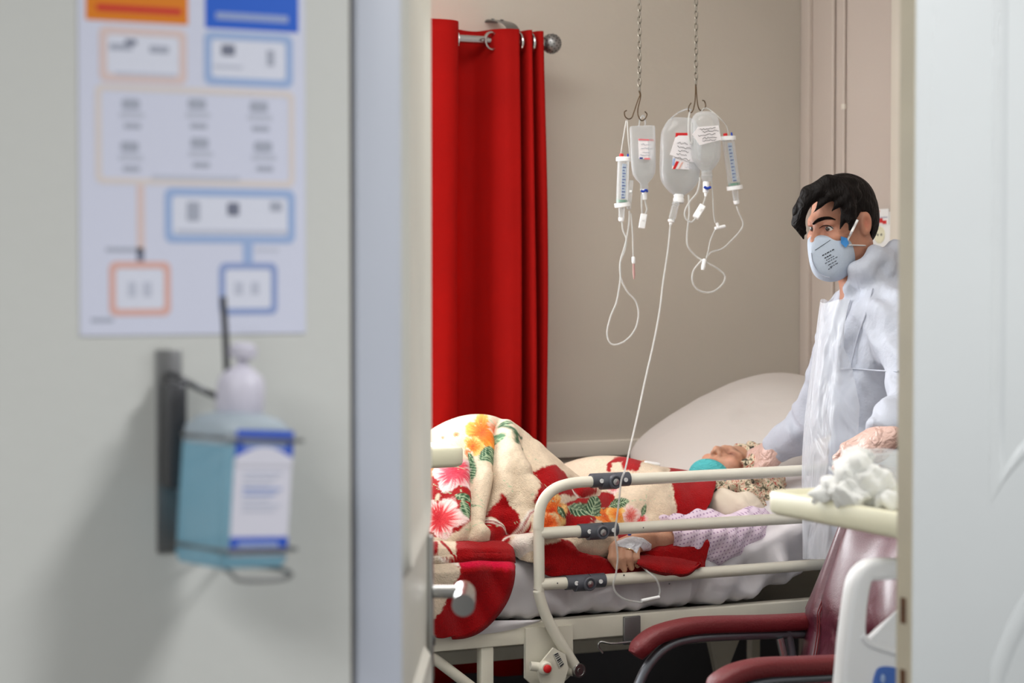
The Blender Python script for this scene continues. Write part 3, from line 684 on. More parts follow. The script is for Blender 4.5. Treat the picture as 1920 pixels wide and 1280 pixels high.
tp = MB(); tp.cyl(at(1341, 428, dQ), at(1359, 424, dQ), .0045).cyl(at(1344, 418, dQ), at(1348, 428, dQ), .004); tp.build('three_way_tap', 'white_plastic', l3)
pxtube([(1341, 430, dQ), (1332, 450, dQ), (1328, 470, dQ), (1323, 488, dQ)], .0018, 'tube_clear', 'tube', l3)
MB().lathe([(.003, 0), (.0055, .003), (.005, .016), (.006, .018), (.004, .03)], at(1321, 485, dQ), at(1317, 508, dQ) - at(1321, 485, dQ)).build('luer_connector', 'white_plastic', l3)
l4 = thing('drip_line', at(1384, 390, dU), 'clear drip line falling from the right burette and curving back left', 'drip line')
pxtube([(1381, 386, dU), (1385, 398, dU), (1393, 418, dU), (1388, 432, dU), (1370, 452, dU), (1354, 466, dU), (1335, 472, dU), (1324, 482, dU)], .0022, 'tube_clear', 'tube', l4, 8, 7)
# left burette line
l5 = thing('drip_line', at(1166, 420, dU), 'clear drip line hanging in a long loop below the left burette', 'drip line')
pxtube([(1166, 416, dU), (1168, 432, dU), (1174, 448, dU), (1171, 470, dU), (1163, 492, dU), (1163, 522, dU), (1156, 565, dU), (1145, 592, dU), (1138, 625, dU), (1147, 645, dU), (1170, 640, dU), (1190, 618, dU), (1197, 590, dU), (1192, 565, dU), (1175, 545, dU), (1164, 520, dU), (1163, 490, dU), (1173, 455, dU), (1179, 420, dU), (1180, 395, dU)], .0022, 'tube_clear', 'tube', l5, 8, 7)
clamp(l5, (1184, 338), (1179, 392), dU, 4, 'clear_hard')
l6 = thing('drip_line', at(1187, 480, dU), 'thin dangling line end with a white cap and blood-tinged tip', 'drip line')
pxtube([(1183, 400, dU), (1186, 440, dU), (1187, 482, dU)], .0018, 'tube_clear', 'tube', l6)
MB().lathe([(.003, 0), (.0045, .002), (.0045, .016), (.003, .018)], at(1187.5, 481, dU), at(1188, 495, dU) - at(1187.5, 481, dU)).build('cap', 'white_plastic', l6)
mat('tip_pink', (196, 150, 146), .3, clear=.3)
MB().lathe([(.003, 0), (.0034, .03), (.0015, .042)], at(1188, 493, dU), at(1189, 526, dU) - at(1188, 493, dU)).build('needle_sleeve', 'tip_pink', l6)
# ------------------------------------------------------------------ hospital bed
DRL = 4.176                        # plane of the near side rail
ZM = 0.800                         # mattress top
bed = thing('hospital_bed', (2.2, 4.65, 0), 'cream enamelled hospital bed with folding side rails holding the patient', 'bed')
def P_(x, y, d=DRL): return at(x, y, d)
rail = MB(); rz = (.970, .852, .732); rr = .0142
uL = float(P_(1011, 1000)[0]); uRr = 2.90
post = spline([(uL + .16, DRL, rz[0] - .002), (uL + .085, DRL, rz[0] - .004), (uL + .035, DRL, rz[0] - .018), (uL + .006, DRL, rz[0] - .05), (uL - .002, DRL, rz[0] - .10), (uL - .001, DRL, .85), (uL, DRL, .73), tuple(P_(1010, 1110)), tuple(P_(1022, 1150)), tuple(P_(1045, 1195)), tuple(P_(1078, 1248))], 6)
sr = MB().tube(post, rr * .93, 14).build('side_rail', 'cream_enamel', bed)
MB().tube([(uL + .155, DRL, rz[0] - .002), (uRr, DRL, rz[0])], rr, 14).build('rail_bar', 'cream_enamel', sr)
MB().tube([(uL, DRL, rz[1]), (uRr, DRL, rz[1])], rr, 14).build('rail_bar', 'cream_enamel', sr)
MB().tube([(uL, DRL, rz[2]), (uRr, DRL, rz[2])], rr, 14).build('rail_bar', 'cream_enamel', sr)
MB().tube(spline([(uRr - .01, DRL, rz[0]), (uRr + .04, DRL, rz[0] - .02), (uRr + .05, DRL, .86), (uRr + .05, DRL, .72), (uRr + .1, DRL, .56)], 6), rr * .93, 12).build('rail_post', 'cream_enamel', sr)
for z, (xa, xh, xb), (s1, s2), yy in ((rz[0], (1108, 1146, 1178), (1122, 1167), 900), (rz[1], (1085, 1122, 1155), (1099, 1144), 994), (rz[2], (1060, 1098, 1132), (1075, 1120), 1088)):
    ua, uh, ub_ = [float(P_(x, yy)[0]) for x in (xa, xh, xb)]
    h = MB().tube([(ua, DRL, z), (uh + .006, DRL, z)], .0172, 16).tube([(uh + .009, DRL, z), (ub_, DRL, z)], .0172, 16).tube([(uh - .03, DRL - .002, z - .004), (uh + .012, DRL - .002, z - .004)], .0185, 16)
    j = h.build('hinge_joint', 'grey_plastic', sr)
    MB().lathe([(.0165, 0), (.0165, .012), (.0145, .014), (.012, .014), (.012, .011), (.0085, .011), (.0085, .0125), (0, .0125)], (uh, DRL - .012, z - .003), (0, -1, 0), 24).build('hinge_disc', 'grey_plastic', sr)
    MB().lathe([(.0078, 0), (.0078, .004), (0, .005)], (uh, DRL - .022, z - .003), (0, -1, 0), 18).build('hinge_bolt', 'steel', sr)
    for sx in (s1, s2):
        us = float(P_(sx, yy)[0])
        MB().lathe([(.0052, 0), (.0052, .0022), (.003, .0024), (.0028, .0008), (0, .0008)], (us, DRL - .0168, z), (0, -1, 0), 16).build('rivet', 'white_plastic', sr)
for x, y in ((1206, 989), (1170, 1078), (1045, 1093), (1255, 1094)):
    q = P_(x, y, DRL - rr * .9); MB().sphere(q, .0022, 8).build('rivet', 'steel_dark', sr)
# frame: beams, legs, pivot plate
zf1, zf0 = .640, .588
MB().box((1.05, 4.205, zf0), (3.38, 4.24, zf1), bev=.004).build('side_beam', 'cream_enamel', bed)
MB().box((1.05, 5.07, zf0), (3.38, 5.10, zf1), bev=.004).build('side_beam', 'cream_enamel', bed)
for u in (1.06, 1.75, 2.45, 3.34): MB().box((u, 4.24, .595), (u + .035, 5.07, .63), bev=.003).build('cross_member', 'cream_enamel', bed)
def vpost(x0, x1, ytop, d, zb0=.02):
    a_ = at(x0, ytop, d); b_ = at(x1, ytop, d); return MB().box((a_[0], d, zb0), (b_[0], d + .03, a_[2]), bev=.003)
vpost(903, 926, 1205, 4.21).build('leg', 'cream_enamel', bed)
for (u, d) in ((3.15, 4.21), (3.15, 5.06), (1.75, 5.06)): MB().box((u, d, .02), (u + .03, d + .03, .60), bev=.003).build('leg', 'cream_enamel', bed)
MB().tube([at(806, 1228, 4.225), at(890, 1292, 4.225)], .013, 10).build('brace', 'cream_enamel', bed)
MB().box((1.2, 4.93, .40), (3.2, 4.97, .44), bev=.006).build('lower_bar', 'cream_enamel', bed)
q0, q1 = at(815, 1236, 4.95), at(1345, 1240, 4.95)
MB().tube([q0, (q1[0], 4.95, q0[2])], .0165, 12).build('lower_bar', 'cream_enamel', bed)
MB().box((float(at(1255, 1200, 4.9)[0]), 4.88, .5), (float(at(1290, 1200, 4.9)[0]), 4.92, .6), bev=.003).build('strut', 'enamel_dark', bed)
MB().prism([at(1330, 1198, 4.85), at(1390, 1190, 4.85), at(1362, 1262, 4.85), at(1344, 1262, 4.85)], (0, .02, 0)).build('strut', 'cream_enamel', bed)
MB().box((1.3, 4.55, .10), (3.2, 4.75, .14), bev=.01).build('base_bar', 'enamel_dark', bed)
MB().box((1.05, 4.245, .60), (3.36, 5.06, .622)).build('mattress_deck', 'enamel_dark', bed, smooth=False)
pv = [at(x, y, 4.196) for x, y in ((986, 1178), (1074, 1172), (1075, 1262), (1050, 1285), (1000, 1285), (986, 1272))]
MB().prism(pv, (0, .012, 0)).build('pivot_plate', 'cream_enamel', bed)
tl = [at(x, y, 4.160) for x, y in ((1038, 1214), (1060, 1226), (1066, 1252), (1052, 1300), (1020, 1300), (1006, 1252))]
tp_ = MB().prism(tl, (0, .006, 0)).build('latch_plate', 'cream_enamel', bed)
bcd = [at(x, y, 4.1585) for x, y in ((1037, 1226), (1046, 1222), (1058, 1244), (1049, 1252))]
stk_ = MB().prism(bcd, (0, -.0006, 0)).build('barcode_sticker', 'door_cream', tp_, smooth=False)
for k in range(7):
    t0 = k / 7 + .04; w_ = .05 + .04 * (k % 3 == 0)
    A0 = bcd[1] + (bcd[2] - bcd[1]) * t0; A1 = bcd[1] + (bcd[2] - bcd[1]) * (t0 + w_); B0 = bcd[0] + (bcd[3] - bcd[0]) * t0; B1 = bcd[0] + (bcd[3] - bcd[0]) * (t0 + w_)
    MB().prism([B0 * .85 + A0 * .15, A0 * .9 + B0 * .1, A1 * .9 + B1 * .1, B1 * .85 + A1 * .15], (0, -.0012, 0)).build('bar', 'ink_black', stk_, smooth=False)
bt = at(1020, 1251, 4.16)
MB().tube([at(994, 1248, 4.17), at(1018, 1251, 4.165)], .011, 14).build('release_sleeve', 'cream_enamel', tp_)
MB().lathe([(.016, 0), (.016, .012), (.0125, .016)], bt, (0, -1, 0)).build('button_collar', 'cream_enamel', tp_)
MB().lathe([(.0095, .012), (.0095, .021), (.006, .024), (0, .0245)], bt, (0, -1, 0)).build('release_button', 'cap_red', tp_)
kb = at(1078, 1254, 4.185)
MB().tube([at(1060, 1254, 4.2), kb + (0, -.012, 0)], .0155, 16).build('pivot_sleeve', 'cream_enamel', bed)
MB().lathe([(.0175, 0), (.0175, .014), (.016, .017), (.0125, .017), (.0125, .0155), (.006, .0155), (.006, .017), (0, .017)], kb + (0, -.006, 0), (.15, -1, 0), 28).build('pivot_cap', 'steel', bed)
# steel clip on the beam, with a drip-bag hook
ca, cb = at(1169, 1156, 4.2), at(1200, 1206, 4.2)
MB().box((ca[0], 4.196, cb[2]), (cb[0], 4.2045, ca[2]), bev=.002).build('accessory_clip', 'steel_dull', bed)
MB().tube(spline([at(1205, 1200, 4.19), at(1172, 1204, 4.18), at(1146, 1206, 4.175), at(1126, 1203, 4.178), at(1122, 1212, 4.18), at(1130, 1224, 4.18)], 6), .0028, 8).build('hook', 'steel', bed)
# boards at both ends
for u, nm in ((1.02, 'footboard'), (3.39, 'headboard')):
    Pq = rrect(4.19, 5.12, .45, 1.12, .10, 8); MB().prism([(u, y, z) for y, z in Pq], (.03, 0, 0)).build(nm, 'cream_plastic', bed)

# ------------------------------------------------------------------ mattress under its sheet, head part raised
mat('sheet', (222, 218, 222), 0.8, bump=(260, .06), wrinkle=(5, .45, (1, 1, 1.5)), sheen=.2)
mat('pillow_white', (208, 202, 198), 0.8, wrinkle=(4, .3), bump=(200, .05))
def mat_z(u):
    """height of the mattress underside"""
    t = np.clip(np.asarray(u, float) - 2.56, 0, None); return .634 + np.where(t < .16, t * t * 1.25, .032 + (t - .16) * .40)
us = np.linspace(1.09, 3.30, 190); th = .160; NS = 72; LS = []
for u in us:
    zb_ = float(mat_z(u)); a_ = np.linspace(0, 2 * math.pi, NS, endpoint=False)
    cy = np.sign(np.cos(a_)) * np.abs(np.cos(a_)) ** .16; cz = np.sign(np.sin(a_)) * np.abs(np.sin(a_)) ** .34
    y = 4.66 + .436 * cy; z = zb_ + th / 2 + th / 2 * cz
    near = np.clip((4.40 - y) / .18, 0, 1)
    fold = .009 * np.sin(26 * u + 30 * (z - .7) + 1.3 * np.sin(9 * u)) + .006 * np.sin(47 * u - 42 * (z - .7) + 2 * np.sin(5 * u)) + .004 * np.sin(90 * u + 20 * z)
    low = np.clip((zb_ + th - .02 - z) / .05, 0, 1); y = y - near * low * (fold * (1 + .6 * (u > 2.2)) - .004); z = z - near * (.004 * np.sin(60 * u) + .003 * np.sin(131 * u + 1)) * (z < zb_ + .06)
    LS.append(np.stack([np.full(NS, u), y, z], 1))
mt = MB().loops(LS, True, True).build('mattress', 'sheet')
tag(mt, 'mattress in a white creased sheet with raised head part, on the bed', 'mattress')
# loose sheet edge hanging below at the foot side
G = []
for x in np.linspace(780, 1012, 40):
    row = []
    for k in range(5):
        y0_ = 1166 + (1000 - x) * .012; drop = 26 * (1 - ((x - 880) / 140) ** 2) if abs(x - 880) < 138 else 1
        row.append(at(x, y0_ - 4 + max(drop, 1) * k / 4, 4.198 - .004 * math.sin(k)))
    G.append(row)
hs = MB().grid(G).build('sheet_hem', 'sheet', mt)
# ------------------------------------------------------------------ pillow
def superell(c, r, M, e=(.55, .55), n=(40, 56), bumpf=None):
    eta = np.linspace(-math.pi / 2, math.pi / 2, n[0]); om = np.linspace(0, 2 * math.pi, n[1], endpoint=False)
    sp = lambda v, p: np.sign(v) * np.abs(v) ** p
    LS = []
    for t in eta:
        V = np.stack([r[0] * sp(math.cos(t), 1) ** 1 * sp(np.cos(om), e[1]), r[1] * math.cos(t) * sp(np.sin(om), e[1]), np.full(n[1], r[2] * sp(math.sin(t), e[0]))], 1)
        V[:, :2] = V[:, :2] / max(abs(math.cos(t)), 1e-6) * max(abs(math.cos(t)), 1e-6) ** e[0]
        if bumpf is not None: V = bumpf(V)
        LS.append(V @ np.array(M)[:3, :3].T + np.array(c))
    return MB().loops(LS, True, True)
Mp = Matrix.Rotation(math.radians(14), 3, 'X') @ Matrix.Rotation(math.radians(-25), 3, 'Y')
def pb(V):
    V = V.copy(); V[:, 2] *= 1 - .35 * (np.abs(V[:, 0]) / .30) ** 3 ; V[:, 2] += .006 * np.sin(14 * V[:, 0] + 5 * V[:, 1]) + .005 * np.sin(23 * V[:, 1]); return V
pil = superell((2.98, 4.82, 1.000), (.30, .27, .075), Mp, (.75, .45), bumpf=pb).build('pillow', 'pillow_white')
tag(pil, 'large white pillow on the raised bed head behind the patient', 'pillow')

# ------------------------------------------------------------------ blanket
def polyd(P, poly):
    """signed pixel distance to a polygon, negative inside"""
    P = np.asarray(P); poly = np.asarray(poly, float); best = np.full(len(P), 1e9); ins = np.zeros(len(P), bool)
    for i in range(len(poly)):
        a_, b_ = poly[i], poly[(i + 1) % len(poly)]; ab = b_ - a_
        t = np.clip(((P - a_) @ ab) / (ab @ ab + 1e-9), 0, 1); best = np.minimum(best, np.linalg.norm(P - a_ - t[:, None] * ab, axis=1))
        c = ((a_[1] > P[:, 1]) != (b_[1] > P[:, 1])); xi = a_[0] + (P[:, 1] - a_[1]) / (b_[1] - a_[1] + 1e-12) * (b_[0] - a_[0]); ins ^= c & (P[:, 0] < xi)
    return np.where(ins, -best, best)
def lined(P, line):
    P = np.asarray(P); line = np.asarray(line, float); best = np.full(len(P), 1e9)
    for a_, b_ in zip(line[:-1], line[1:]):
        ab = b_ - a_; t = np.clip(((P - a_) @ ab) / (ab @ ab + 1e-9), 0, 1); best = np.minimum(best, np.linalg.norm(P - a_ - t[:, None] * ab, axis=1))
    return best
def vnoise(P, s, seed=0):
    """smooth value noise on 2D points"""
    r = np.random.default_rng(seed); T = r.random((64, 64)); Q = np.asarray(P) / s; i = np.floor(Q).astype(int); f = Q - i; f = f * f * (3 - 2 * f)
    g = lambda a_, b_: T[(i[:, 0] + a_) % 64, (i[:, 1] + b_) % 64]
    return (g(0, 0) * (1 - f[:, 0]) + g(1, 0) * f[:, 0]) * (1 - f[:, 1]) + (g(0, 1) * (1 - f[:, 0]) + g(1, 1) * f[:, 0]) * f[:, 1]
class Paint:
    def __init__(s, P, base): s.P = P; s.C = np.tile(to_lin_rgb(base), (len(P), 1)); s.j = (vnoise(P, 3.1, 1) - .5) * 3.2 + (vnoise(P, 1.3, 2) - .5) * 1.8
    def mix(s, w_, c): w_ = np.clip(w_, 0, 1)[:, None]; s.C = s.C * (1 - w_) + np.asarray(c) * w_
    def poly(s, poly, c, soft=1.2): s.mix(.5 - (polyd(s.P, poly) + s.j) / (2 * soft), to_lin_rgb(c))
    def line(s, ln_, wd, c, soft=1.0): s.mix(.5 - (lined(s.P, ln_) - wd / 2 + s.j * .25) / (2 * soft), to_lin_rgb(c))
    def flower(s, cx, cy, r, petals, rot, tips, mid, heart, sq=1.0):
        q = s.P - (cx, cy); q = q * (1, 1 / sq); ra = np.hypot(q[:, 0], q[:, 1]); an = np.arctan2(q[:, 1], q[:, 0]) + rot
        edge = r * (.70 + .30 * np.abs(np.cos(an * petals / 2)) ** .7) + s.j * 1.2
        inside = .5 - (ra - edge) / 3; streak = (vnoise(np.c_[an * 16, ra * .05], 1.0, 5) - .5) * .5
        k = np.clip(ra / r + streak, 0, 1)[:, None]
        c = to_lin_rgb(heart) * (1 - np.clip(k * 2.6, 0, 1)) + to_lin_rgb(mid) * np.clip(k * 2.6, 0, 1)
        kk = np.clip((k - .42) * 2.6, 0, 1); c = c * (1 - kk) + to_lin_rgb(tips) * kk; s.mix(inside, c)
    def leaf(s, a_, b_, wd, c=(52, 92, 62), vein=(176, 196, 160)):
        a_ = np.array(a_, float); b_ = np.array(b_, float); ax = b_ - a_; L_ = np.hypot(*ax); ax /= L_; n_ = np.array([-ax[1], ax[0]]); q = s.P - a_; t = (q @ ax) / L_; o_ = q @ n_
        h = wd * np.sin(np.pi * np.clip(t, 0, 1)) ** .7 * (t > 0) * (t < 1); inside = .5 - (np.abs(o_) - h + s.j * .5) / 2.2
        s.mix(np.where((t > -.02) & (t < 1.02), inside, 0), to_lin_rgb(c))
        v = np.abs(((t * L_ - np.abs(o_) * 1.1) / (wd * .55)) % 1 - .5) * 2
        s.mix(np.where(inside > .5, (v > .66) * .8 + (np.abs(o_) < .7) * .8, 0), to_lin_rgb(vein))
CREAM = (222, 202, 178); RED = (158, 6, 12); PALE = (236, 224, 214)
def paint_blanket(P):
    b = Paint(P, CREAM)
    b.poly([(780, 900), (832, 892), (884, 905), (884, 930), (876, 972), (858, 1000), (836, 1012), (780, 1014)], RED)
    b.poly([(822, 930), (829, 930), (828, 942), (820, 944)], CREAM)
    b.flower(906, 818, 31, 5, .4, (238, 170, 70), (232, 120, 30), (214, 84, 24), 1.15); b.flower(888, 844, 20, 5, 1.2, (240, 190, 110), (234, 130, 40), (214, 84, 24))
    b.flower(926, 802, 12, 5, .2, (240, 196, 170), (232, 130, 90), (226, 106, 60)); b.flower(858, 822, 9, 5, .2, (236, 216, 200), (222, 150, 100), (210, 110, 60)); b.flower(834, 826, 6, 5, .2, (236, 216, 200), (222, 160, 130), (214, 120, 80)); b.flower(876, 860, 12, 5, .2, (242, 214, 190), (226, 120, 60), (210, 90, 50))
    b.flower(806, 890, 14, 5, 0, (232, 150, 50), (222, 120, 30), (200, 80, 20))
    b.leaf((878, 856), (888, 908), 11); b.leaf((898, 872), (932, 842), 13, (60, 96, 70)); b.leaf((930, 878), (914, 846), 9, (40, 80, 52)); b.leaf((922, 812), (948, 830), 9, (84, 128, 92)); b.leaf((940, 800), (956, 806), 4, (60, 90, 60))
    for ln_ in ([(944, 800), (955, 822), (960, 845)], [(957, 828), (972, 824)], [(960, 838), (978, 845)]): b.line(ln_, 4, (58, 90, 62))
    b.flower(850, 897, 38, 5, .5, (238, 214, 214), (214, 70, 90), (196, 30, 60), .92); b.flower(829, 976, 39, 5, 1.1, (236, 208, 204), (206, 54, 62), (186, 24, 36), 1.0)
    b.leaf((852, 938), (872, 948), 6); b.leaf((862, 950), (866, 980), 5); b.leaf((876, 950), (890, 958), 3, (60, 66, 50))
    b.poly([(993, 890), (1036, 878), (1060, 902), (1044, 914), (1012, 920)], RED); b.poly([(942, 930), (975, 964), (980, 985), (970, 1001), (918, 970)], RED)
    b.poly([(908, 1020), (908, 992), (914, 972), (964, 1004), (956, 1022)], RED); b.poly([(970, 1010), (994, 982), (1002, 1020), (978, 1016)], RED)
    b.line([(906, 965), (914, 978), (940, 986), (966, 1001), (980, 990), (992, 966), (1012, 950)], 8, PALE); b.line([(906, 966), (915, 979), (940, 987), (966, 1002), (981, 990), (993, 967), (1012, 951)], 2.6, (150, 20, 26)); b.line([(966, 1002), (969, 1010), (940, 1016), (925, 1020), (920, 1024)], 3, PALE)
    b.poly([(1000, 916), (1075, 911), (1113, 925), (1086, 934), (1050, 930), (1000, 944)], RED); b.poly([(1052, 948), (1076, 936), (1096, 940), (1124, 930), (1152, 928), (1156, 944), (1136, 958), (1118, 976), (1098, 992), (1060, 996), (1044, 980)], RED)
    b.flower(1030, 962, 30, 6, .3, (236, 190, 120), (228, 110, 40), (206, 60, 26), 1.1); b.flower(1024, 985, 22, 5, .9, (238, 200, 150), (226, 100, 40), (200, 60, 26))
    b.flower(1128, 974, 22, 5, .9, (236, 150, 50), (226, 110, 30), (206, 70, 20)); b.flower(1152, 968, 20, 5, .3, (240, 196, 120), (234, 150, 60), (220, 100, 40)); b.flower(1180, 968, 16, 4, .3, (240, 214, 206), (224, 130, 120), (206, 70, 70)); b.flower(1200, 976, 12, 4, .3, (240, 204, 200), (214, 90, 90), (206, 50, 50))
    b.line([(1062, 914), (1070, 928), (1084, 937), (1104, 934), (1120, 930)], 3, PALE)
    b.leaf((1060, 953), (1122, 972), 14, (44, 84, 56)); b.leaf((1100, 978), (1114, 932), 15, (44, 84, 56)); b.leaf((1142, 952), (1178, 946), 9, (44, 74, 46)); b.leaf((1200, 972), (1206, 946), 5, (60, 90, 60)); b.leaf((1040, 952), (1054, 974), 6, (60, 80, 50))
    b.flower(1148, 916, 17, 4, .3, (238, 210, 206), (216, 90, 96), (196, 40, 50))
    b.poly([(1140, 890), (1143, 872), (1160, 862), (1204, 866), (1196, 889), (1172, 886), (1168, 872), (1152, 874), (1146, 892)], RED)
    b.poly([(1254, 880), (1345, 880), (1345, 985), (1266, 985), (1262, 930)], RED)
    b.poly([(1000, 1034), (1016, 1029), (1044, 1017), (1064, 1018), (1086, 1038), (1122, 1045), (1160, 1040), (1190, 1020), (1330, 1000), (1340, 1110), (1000, 1110)], RED); b.poly([(1140, 990), (1180, 994), (1260, 1000), (1160, 1040), (1150, 1010)], RED)
    b.poly([(956, 1026), (966, 1010), (990, 1006), (1012, 1010), (1012, 1026), (990, 1036), (975, 1050), (960, 1044)], PALE)
    return b.C
mat('blanket_plush', (220, 200, 178), 0.95, attr='Col', bump=(330, .55), sheen=.08, vary=(120, .08), spec=.15)
sil = [(640, 1030), (690, 985), (740, 900), (775, 862), (805, 838), (850, 806), (880, 789), (905, 784), (930, 789), (955, 803), (985, 832), (1010, 856), (1040, 882), (1070, 903), (1100, 900), (1130, 884), (1150, 869), (1172, 864), (1200, 872), (1240, 882), (1280, 887), (1335, 900)]
DRG = 4.62
S3 = spline(np.array([at(x, y, DRG) for x, y in sil]), 10)
nearl = [(600, 1050, 4.26), (760, 1040, 4.26), (860, 1032, 4.26), (950, 1034, 4.25), (1000, 1062, 4.212), (1040, 1078, 4.207), (1110, 1082, 4.206), (1200, 1079, 4.206), (1260, 1080, 4.206), (1300, 1074, 4.206), (1322, 1058, 4.208)]
N3 = spline(np.array([at(*p) for p in nearl]), 10)
NU, NT = 460, 150
def resamp(C, n):
    s_ = np.r_[0, np.cumsum(np.linalg.norm(np.diff(C, axis=0), axis=1))]; t = np.linspace(0, s_[-1], n); return np.stack([np.interp(t, s_, C[:, k]) for k in range(3)], 1)
u0_ = max(S3[0, 0], N3[0, 0]); NF = 40
ue_top = float(at(1330, 895, DRG)[0]); ue_far = ue_top + .05; ue_near = float(at(1316, 1066, 4.21)[0])
tt = np.linspace(0, 1, NT); ph = tt * math.pi / 2; far = np.linspace(1, 0, NF, endpoint=False); ss = np.linspace(0, 1, NU)
ub_ = [(0, ue_top), (.30, float(at(1334, 915, 4.45)[0])), (.55, float(at(1322, 972, 4.36)[0])), (.75, float(at(1314, 1020, 4.26)[0])), (1, ue_near)]
ue = np.r_[np.full(NF, ue_far), np.interp(tt, [k[0] for k in ub_], [k[1] for k in ub_])]
UU = u0_ + (ue[None, :] - u0_) * ss[:, None]
BG = np.zeros((NU, NT + NF, 3)); BG[..., 0] = UU
def I1(C, k): return lambda u: np.interp(u, C[:, 0], C[:, k])
zt_f, zn_f, dn_f = I1(S3, 2), I1(N3, 2), I1(N3, 1)
sharp_f = lambda u: np.interp(u, [1.6, 2.0, 2.15, 2.3, 2.7], [1.15, 1.15, 1.0, .8, .8])
shelf_f = lambda u: np.clip((u - 2.12) / .22, 0, 1)
for j in range(NT + NF):
    u = UU[:, j]; q = sharp_f(u); zt_ = zt_f(u)
    if j < NF:
        f_ = far[j]; BG[:, j, 1] = DRG + (5.04 - DRG) * math.sin(f_ * math.pi / 2) ** 1.05; BG[:, j, 2] = ZM + .012 + (zt_ - ZM - .012) * math.cos(f_ * math.pi / 2) ** q
    else:
        t = tt[j - NF]; zn = zn_f(u); dn = dn_f(u); s1 = math.sin(t * math.pi / 2); c1 = max(math.cos(t * math.pi / 2), 0)
        da, za = DRG + (dn - DRG) * s1, zn + (zt_ - zn) * c1 ** q
        if t < .6: k = t / .6; db, zb2 = DRG + (4.37 - DRG) * math.sin(k * math.pi / 2), .822 + (zt_ - .822) * max(math.cos(k * math.pi / 2), 0) ** .8
        else: k = (t - .6) / .4; db, zb2 = 4.37 + (dn - 4.37) * min(k * 1.5, 1), .822 + (zn - .822) * (k ** 2.2)
        w_ = shelf_f(u); BG[:, j, 1] = da * (1 - w_) + db * w_; BG[:, j, 2] = za * (1 - w_) + zb2 * w_
BP = pix(BG.reshape(-1, 3))
bcol = paint_blanket(BP)
front = np.tile(np.r_[np.zeros(40), np.clip(tt * 6, 0, 1)], NU)
disp = np.zeros(len(BP))
for ln_, A_, w_ in (([(935, 800), (931, 860), (920, 925), (905, 985)], -.045, 11), ([(908, 900), (902, 960), (893, 1012)], .026, 13), ([(946, 800), (972, 870), (1004, 935)], .030, 13), ([(968, 838), (992, 890)], -.018, 12), ([(950, 860), (948, 930)], .016, 14),
                    ([(848, 850), (858, 930), (862, 1000)], .022, 26), ([(880, 880), (876, 1000)], -.020, 9), ([(968, 1024), (1008, 1020)], .030, 15), ([(955, 1000), (990, 1000)], -.02, 10),
                    ([(1000, 1050), (1050, 1040), (1110, 1060), (1200, 1064)], .024, 15), ([(1084, 1034), (1140, 1042), (1170, 1040)], -.030, 7), ([(1240, 1062), (1300, 1062)], .02, 12), ([(1066, 905), (1080, 935), (1120, 930)], -.012, 7),
                    ([(1085, 930), (1130, 905)], .014, 14), ([(1252, 890), (1262, 980)], -.008, 10), ([(1200, 940), (1230, 900)], .010, 14), ([(1030, 900), (1030, 1000)], .014, 20), ([(1100, 990), (1140, 1020)], .02, 14), ([(1150, 1040), (1200, 1040)], -.035, 22), ([(1150, 1076), (1210, 1076)], .012, 8)):
    disp += A_ * np.exp(-(lined(BP, ln_) / w_) ** 2)
disp += (vnoise(BP, 38, 11) - .5) * .022 + (vnoise(BP, 14, 12) - .5) * .006
V = BG.reshape(-1, 3).copy()
tn = np.tile(np.r_[np.zeros(40), np.sin(ph)], NU)
V[:, 1] -= disp * front * (.4 + .6 * tn) ; V[:, 2] += disp * front * .45
V[:, 1] = np.maximum(V[:, 1], 4.2055)
bl = thing('blanket', (2.0, 4.6, ZM), 'plush cream and red flowered blanket drawn up over the patient', 'blanket')
bo = MB().grid(V.reshape(NU, NT + 40, 3)).build('cover', 'blanket_plush', bl, col=bcol)
s_ = bo.modifiers.new('thick', 'SOLIDIFY'); s_.thickness = .010; s_.offset = 1
# the corner that hangs over the mattress edge
rows = []; cols = []
edge = spline(np.array([(946, 1021, 0), (956, 1028, 0), (960, 1045, 0), (960, 1068, 0), (956, 1098, 0), (944, 1128, 0), (922, 1158, 0), (896, 1180, 0), (868, 1190, 0), (835, 1192, 0)], float), 8)[:, :2]
ny, nx = 150, 160
dprof = [(1019, 4.262), (1024, 4.226), (1034, 4.198), (1046, 4.190), (1053, 4.200), (1057, 4.199), (1062, 4.178), (1072, 4.168), (1100, 4.172), (1150, 4.178), (1194, 4.180)]
for j in range(ny):
    y = 1020 + 171.5 * j / (ny - 1); xr = float(np.interp(y, edge[:, 1], edge[:, 0])); r_ = []
    for i in range(nx):
        x = 700 + (xr - 700) * i / (nx - 1); yy = y + (2.5 * math.sin(x / 23) + .02 * (x - 880)) * (1 if 1040 < y < 1090 else .3)
        d = float(np.interp(yy, [p[0] for p in dprof], [p[1] for p in dprof])) + .005 * math.sin(x / 19 + y / 31) + .004 * math.sin(x / 9 - y / 17) + .012 * max(0, 1 - (xr - x) / 9) ** 2
        r_.append(at(x, y, d))
    rows.append(r_)
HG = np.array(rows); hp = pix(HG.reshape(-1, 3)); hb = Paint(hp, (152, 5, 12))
hb.poly([(700, 1018), (856, 1019), (856, 1048), (700, 1052)], CREAM); hb.poly([(700, 1018), (820, 1022), (818, 1040), (700, 1052)], RED); hb.line([(826, 1022), (856, 1050)], 5, RED)
hb.poly([(700, 1040), (812, 1042), (835, 1050), (860, 1055), (861, 1068), (700, 1054)], PALE)
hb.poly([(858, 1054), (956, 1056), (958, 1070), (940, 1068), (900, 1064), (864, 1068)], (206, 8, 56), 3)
hb.poly([(700, 1054), (812, 1044), (861, 1069), (850, 1090), (836, 1120), (825, 1142), (814, 1156), (700, 1170)], (206, 188, 168))
hc = MB().grid(HG).build('hanging_corner', 'blanket_plush', bl, col=hb.C)
